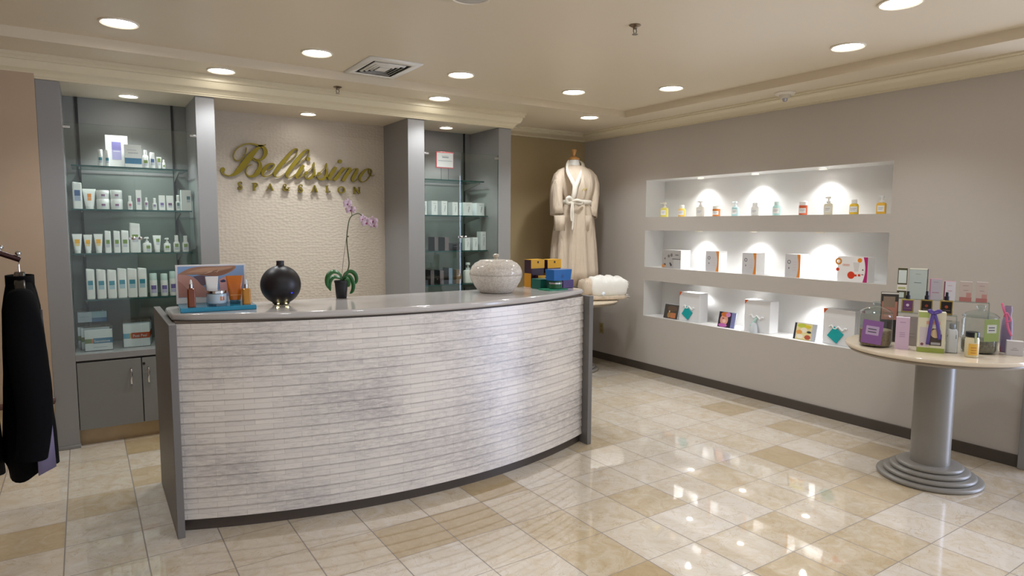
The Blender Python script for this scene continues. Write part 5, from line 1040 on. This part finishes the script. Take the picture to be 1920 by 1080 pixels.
def tcart(name, label, cat, x0, x1, yt, yb_, d, body, prints=(), sides=(), z=ZP, rz=0, push=0, tops=None):
    p = back(onpt((x0 + x1) / 2, yb_, z), push); w = tw(p, x1 - x0); h = th_(p, yb_ - yt); q = back(p, d / 2)
    return carton(name, label, cat, (q.x, q.y, z), face(p) + rz, w, d, h, body, prints, sides, GT, tops)
L3 = lambda c: ((.3, .7, .84, .86, c), (.3, .7, .52, .535, c), (.3, .7, .46, .475, c), (.3, .7, .4, .415, c))
tcart('gift_carton', 'slim lilac-pink carton beside the purple-labelled jar', 'carton', 1677, 1703, 595, 655, .04, '#cfb4cc', L3('#a58cab'), tops='#e2d6e0')
RISER = glass('#e9f2f1', .9)
# two clear acrylic risers carry the back rows
Pm = onpt(1745, 640); DP, DB = 4.44, 4.68
def far(x, y, D):
    d = CM.transposed() @ Vector(((x - 960) / F_PX, (y - 540) / F_PX, 1)); return CO + d * (D / math.hypot(d.x, d.y))
RZ1, RZ2 = far(1738, 588, DP).z, far(1765, 563, DB).z
def riser(label, cx_, cy_, w, d, z1, rz):
    t = thing('acrylic_riser', label, 'riser', (cx_, cy_, ZP), rz, 'clear risers on the round table'); h = z1 - ZP
    b = MB(); b.box(-w / 2, w / 2, -d / 2, d / 2, h - .005, h - .0004); b.build('riser_top', RISER, t)
    for sx in (-1, 1): MB().box(sx * w / 2 - .0025, sx * w / 2 + .0025, -d / 2, d / 2, .0003, h - .005).build('riser_leg', RISER, t)
rzf = face(Vector((4.1, 1.75, 0)))
vdir = Vector((4.1, 1.75, 0)).normalized()
c1 = far(1737.5, 588, DP + .012); c2 = far(1765, 563, DB + .025)
riser('low clear acrylic riser under the three perfume bottles', c1.x, c1.y, .29, .07, RZ1, rzf)
riser('tall clear acrylic riser under the back row of cartons', c2.x, c2.y, .47, .075, RZ2, rzf)
def perfume(label, x0, x1, yb_, ytop, yp_, gl, lc, dots):
    xm = (x0 + x1) / 2; p = far(xm, yb_, DP); w = tw(p, x1 - x0); h = far(xm, ytop, DP).z - RZ1; hp = far(xm, yp_, DP).z - RZ1; q = p
    t = thing('perfume_bottle', label, 'perfume bottle', (q.x, q.y, RZ1 + .0004), face(p), 'square perfume bottles on the low riser')
    b = MB(); rbox(b, w, w * .42, h); b.build('bottle_body', mat(gl, .08, **{'Transmission Weight': .3}), t, bevel=.003)
    b = MB(); b.rect(-w * .4, w * .4, h * .12, h * .9, -w * .21 - .0008); disc(b, 0, h * .56, h * .1, -w * .21 - .0012, 1); b.rect(-w * .3, w * .3, h * .3, h * .33, -w * .21 - .0012, 2); b.build('front_label', [mat(lc, .4), mat(dots, .5), mat('#8a7a70', .5)], t, fix=False)
    MB().lathe([(w * .2, h), (w * .2, h + (hp - h) * .45), (w * .13, h + (hp - h) * .5), (w * .12, hp)], seg=18).build('spray_top', mat('#15131f', .3), t)
perfume('square perfume bottle with a purple label, left of three', 1689, 1712.5, 588, 560.5, 546, '#b9ac5c', '#6b3f70', '#d9c3d6')
perfume('square perfume bottle with a black label, middle of three', 1725, 1748, 583.5, 561.5, 546, '#a08a4a', '#1a1412', '#8f3b22')
perfume('square perfume bottle with a black label, right of three', 1761, 1786, 590, 563, 548, '#a8904c', '#16100e', '#a3482a')
# back row on the tall riser
def rcart(label, x0, x1, yt, yb_, d, body, prints=(), sides=(), rz=0, push=.0, tops=None): 
    xm = (x0 + x1) / 2; p = far(xm, yb_, DB); w = tw(p, x1 - x0); h = far(xm, yt, DB).z - RZ2
    q = back(p, d / 2); return carton('gift_carton', label, 'carton', (q.x, q.y, RZ2 + .0002), face(p) + rz, w, d, h, body, prints, sides, GT, tops)
rcart('narrow green carton picturing a white tube, leftmost on the tall riser', 1681, 1699, 502.5, 556, .03, '#4d4b32', ((.08, .92, .5, .93, '#d3dcd8'), (.0, 1, .25, .45, '#e6e2dc'), (.1, .9, .3, .37, '#b3b77e'), (.25, .75, .02, .2, '#c9d4cf')), tops='#d9dabf')
rcart('large pale blue-green carton beside the narrow green one', 1703, 1737, 504, 558, .05, '#b9c4c1', ((.3, .7, .53, .55, '#6f7d80'), (.36, .64, .82, .835, '#95a3a5'), (.0, 1, .97, 1, '#e2e2d2')), ((0, 1, 0, 1, '#4d4650'),), rz=-.12, tops='#e4e4d4')
rcart('grey-lilac carton with a pink ruffled top beside the blue-green one', 1741.5, 1764, 523.5, 566, .04, '#b8b2bd', ((0, .08, 0, 1, '#b36a90'), (.2, .8, .34, .37, '#a56f88'), (.3, .7, .85, .87, '#8f8a98')), ((0, 1, 0, 1, '#8f4a5a'),), tops='#e39ab8')
rcart('white carton in a maroon-edged sleeve, fourth on the tall riser', 1768, 1790, 528, 569, .04, '#d6d2dc', ((0, .1, 0, 1, '#7a3850'), (.3, .7, .78, .8, '#c58aa4'), (.3, .7, .5, .53, '#c58aa4')), ((0, 1, 0, 1, '#7a3850'),), tops='#e39ab8')
rcart('pink-footed blossom carton, left one of two', 1797, 1820, 528.5, 579, .035, '#c3b3ad', ((0, 1, 0, .22, '#b0726e'), (.55, .95, .2, .45, '#bd8c86'), (.25, .7, .8, .82, '#8f807e'), (.3, .7, .56, .58, '#8f807e')), ((0, 1, 0, 1, '#c99a9a'),), tops='#e6e0da')
rcart('pink-footed blossom carton, right one of two', 1828, 1849.5, 529.5, 580, .035, '#c3b3ad', ((0, 1, 0, .2, '#b0726e'), (.5, .95, .2, .4, '#bd8c86'), (.25, .7, .8, .82, '#8f807e'), (.3, .7, .56, .58, '#8f807e')), ((0, 1, 0, 1, '#c99a9a'),), tops='#e6e0da')
tcart('gift_carton', 'carton with a close-up portrait photo behind the left jar', 'carton', 1647, 1679.5, 549, 641, .04, '#38322e', ((.05, .95, .45, .82, '#b98070'), (.12, .8, .7, .92, '#8f7c6a'), (.2, .7, .5, .62, '#c79484'), (0, 1, .97, 1, '#d9d4cc')), rz=.1, push=.02)
tcart('gift_carton', 'tall silver-grey carton behind the lilac-pink carton', 'carton', 1690, 1719, 592, 647, .03, '#9a918d', ((.3, .8, .4, .42, '#7f7875'), (.3, .8, .3, .31, '#7f7875')), push=-.02)
# windowed gift set with ribbon
p = onpt(1743, 661); w = tw(p, 52); h = th_(p, 76); q = back(p, .035); t = thing('gift_set', 'cream and lime windowed gift box tied with a purple ribbon', 'gift box', (q.x, q.y, ZP), face(p) + .06, GT)
b = MB(); b.box(-w / 2, w / 2, -.035, .035, 0, h); y = -.0354
b.rect(-w / 2, w / 2, 0, h * .12, y, 1); b.rect(-w / 2, -w * .1, h * .86, h * .99, y, 2); b.rect(-w * .42, -w * .12, h * .14, h * .62, y, 3); b.rect(-w * .2, w * .3, h * .7, h * .78, y, 5); disc(b, -w * .32, h * .2, w * .06, y - .0004, 4)
b.poly([(-w * .05, y - .0003, h * .18), (w * .38, y - .0003, h * .18), (w * .38, y - .0003, h * .45), (w * .3, y - .0003, h * .6), (w * .03, y - .0003, h * .6), (-w * .05, y - .0003, h * .45)], 6); disc(b, w * .16, h * .48, w * .19, y - .0006, 7); b.rect(0, w * .34, h * .2, h * .26, y - .0006, 8)
b.build('box_body', [mat('#d9d4bc', .4), mat('#93a04a', .4), mat('#a9b86c', .4), mat('#cbbfc6', .4), mat('#7a4a50', .4), mat('#d9a288', .4), mat('#4b413c', .25), mat('#cdb48f', .4), mat('#b4b4b8', .25, .6)], t, fix=False)
RB = mat('#5c4a9c', .4); b = MB()
def rib(pts, wd):
    L = []
    for i, q_ in enumerate(pts):
        q_ = Vector(q_); tg = (Vector(pts[min(i + 1, len(pts) - 1)]) - Vector(pts[max(i - 1, 0)])).normalized(); n_ = tg.cross(Vector((0, -1, 0))).normalized(); L.append([q_ - n_ * wd / 2, q_ + n_ * wd / 2])
    b.rings(L, cap0=False, cap1=False, closed=False)
rib(spline([(w * .02, -.042, h * .98), (-w * .05, -.046, h * .7), (-w * .12, -.044, h * .2)], 4), w * .13); rib(spline([(w * .06, -.042, h * .98), (w * .2, -.046, h * .7), (w * .3, -.044, h * .34)], 4), w * .13)
rib(spline([(w * .04, -.042, h), (-w * .1, -.05, h * 1.06), (-w * .14, -.05, h * 1.02), (w * .04, -.045, h * .97)], 4), w * .1); rib(spline([(w * .04, -.042, h), (w * .22, -.05, h * 1.06), (w * .28, -.05, h * 1.03), (w * .04, -.045, h * .97)], 4), w * .1)
b.build('ribbon', RB, t, solid=.0015, fix=False)
# white lotion bottle in a clear pack
p = onpt(1782.5, 662.5); w = tw(p, 25); h = th_(p, 60); q = back(p, .025); t = thing('lotion_bottle', 'white lotion bottle with green leaves and a dark berry in a clear pack', 'bottle', (q.x, q.y, ZP), face(p), GT)
b = MB(); hb = h * .76; b.rings([sell(w * .86 * k, w * .6 * k, 24, z) for k, z in ((.95, .003), (1, .008), (1, hb * .88), (.85, hb * .96), (.45, hb))]); y = -w * .26 - .001
b.poly([(-w * .36, y, hb * .68), (-w * .08, y, hb * .66), (-w * .3, y, hb * .78)], 1); b.poly([(w * .06, y, hb * .64), (w * .36, y, hb * .6), (w * .34, y, hb * .78)], 1); disc(b, 0, hb * .18, w * .15, y, 2); b.rect(-w * .25, w * .2, hb * .42, hb * .45, y, 3)
b.build('bottle_body', [mat('#efebee', .35), mat('#1f5a3c', .4), mat('#4f1a26', .3), mat('#b3aab2', .4)], t, fix=False)
MB().lathe([(w * .2, hb), (w * .23, hb + .002), (w * .23, h * .9), (w * .15, h * .92)], seg=20).build('cap', mat('#a7a5a8', .25, .7), t)
MB().box(-w / 2, w / 2, -w * .34, w * .34, .0004, h).build('clear_pack', glass('#eef2f3', .8), t)
# candle jar
p = onpt(1820.5, 671); w = tw(p, 29); h = th_(p, 48); q = back(p, w / 2); r = w / 2; t = thing('candle_jar', 'cream candle jar with a yellow label and dark lid at the table front', 'candle', (q.x, q.y, ZP), face(p), GT)
b = MB(); b.lathe([(r * .9, .0005), (r * .98, .004), (r * .98, h * .7), (r * .85, h * .8)], seg=30); b.patch(r * .985, .75, h * .1, h * .55, mi=1, a0=-PI / 2 + .3)
for k in range(3): b.patch(r * .989, .4, h * (.18 + .1 * k), h * (.21 + .1 * k), mi=2, a0=-PI / 2 + .3)
b.build('jar_body', [mat('#d9cfae', .15), mat('#e0b24a', .4), mat('#b9762e', .4)], t, fix=False)
MB().lathe([(r * .93, h * .8), (r * .96, h * .82), (r * .96, h * .97), (r * .9, h)], seg=30).build('lid', mat('#2c2d34', .3, .5), t)
MB().box(-.005, .005, -r * 1.0 - .001, -r * .97, h * .6, h * .99).build('seal_strip', mat('#a9b58a', .4), t, rz=.45)
# gauze bag with pink ribbon
p = onpt(1884, 664); w = tw(p, 23); h = th_(p, 96); q = back(p, .085); t = thing('gift_bag', 'violet gauze gift bag tied with a pink ribbon behind the green-labelled jar', 'gift bag', (q.x, q.y, ZP), face(p), GT)
b = MB(); b.rings([sell(w * k, .05 * k, 24, z * h, 3) for k, z in ((.9, .002), (1, .05), (1.02, .4), (.9, .62), (.62, .72), (.75, .84), (.6, .92))], cap1=False); b.build('gauze', mat('#8f7f9c', .6, Alpha=.75), t)
b = MB(); rbox(b, w * .8, .035, h * .5, .004); b.box(-w * .42, w * .42, -.02, .02, .004, h * .12, 1); b.build('wrapped_gift', [mat('#3c2a38', .5), mat('#a52a48', .5)], t, fix=False)
b = MB(); rib(spline([(-w * .55, -.04, h * .98), (-w * .35, -.05, h * .85), (-w * .1, -.05, h * .7), (w * .1, -.05, h * .5), (w * .42, -.05, h * .35)], 5), w * .22); rib(spline([(-w * .3, -.045, h * .72), (-w * .1, -.06, h * .8), (w * .25, -.055, h * .66), (-w * .05, -.05, h * .62)], 5), w * .16); b.build('ribbon', mat('#dd6f96', .5), t, solid=.002, fix=False)
tcart('gift_carton', 'small white carton with a grey line drawing at the table right edge', 'carton', 1885, 1917, 640, 667, .05, '#c3bfc4', ((.25, .7, .38, .42, '#8f8a90'), (.35, .6, .5, .53, '#8f8a90'), (0, 1, .97, 1, '#dcd8d6')), tops='#dedad6', rz=.12)
# ------------------------------------------------------------------ look
sc.view_settings.view_transform = 'Standard'; sc.view_settings.look = 'None'; sc.view_settings.gamma = 1
sc.view_settings.use_curve_mapping = False; sc.view_settings.exposure = EXPOSURE
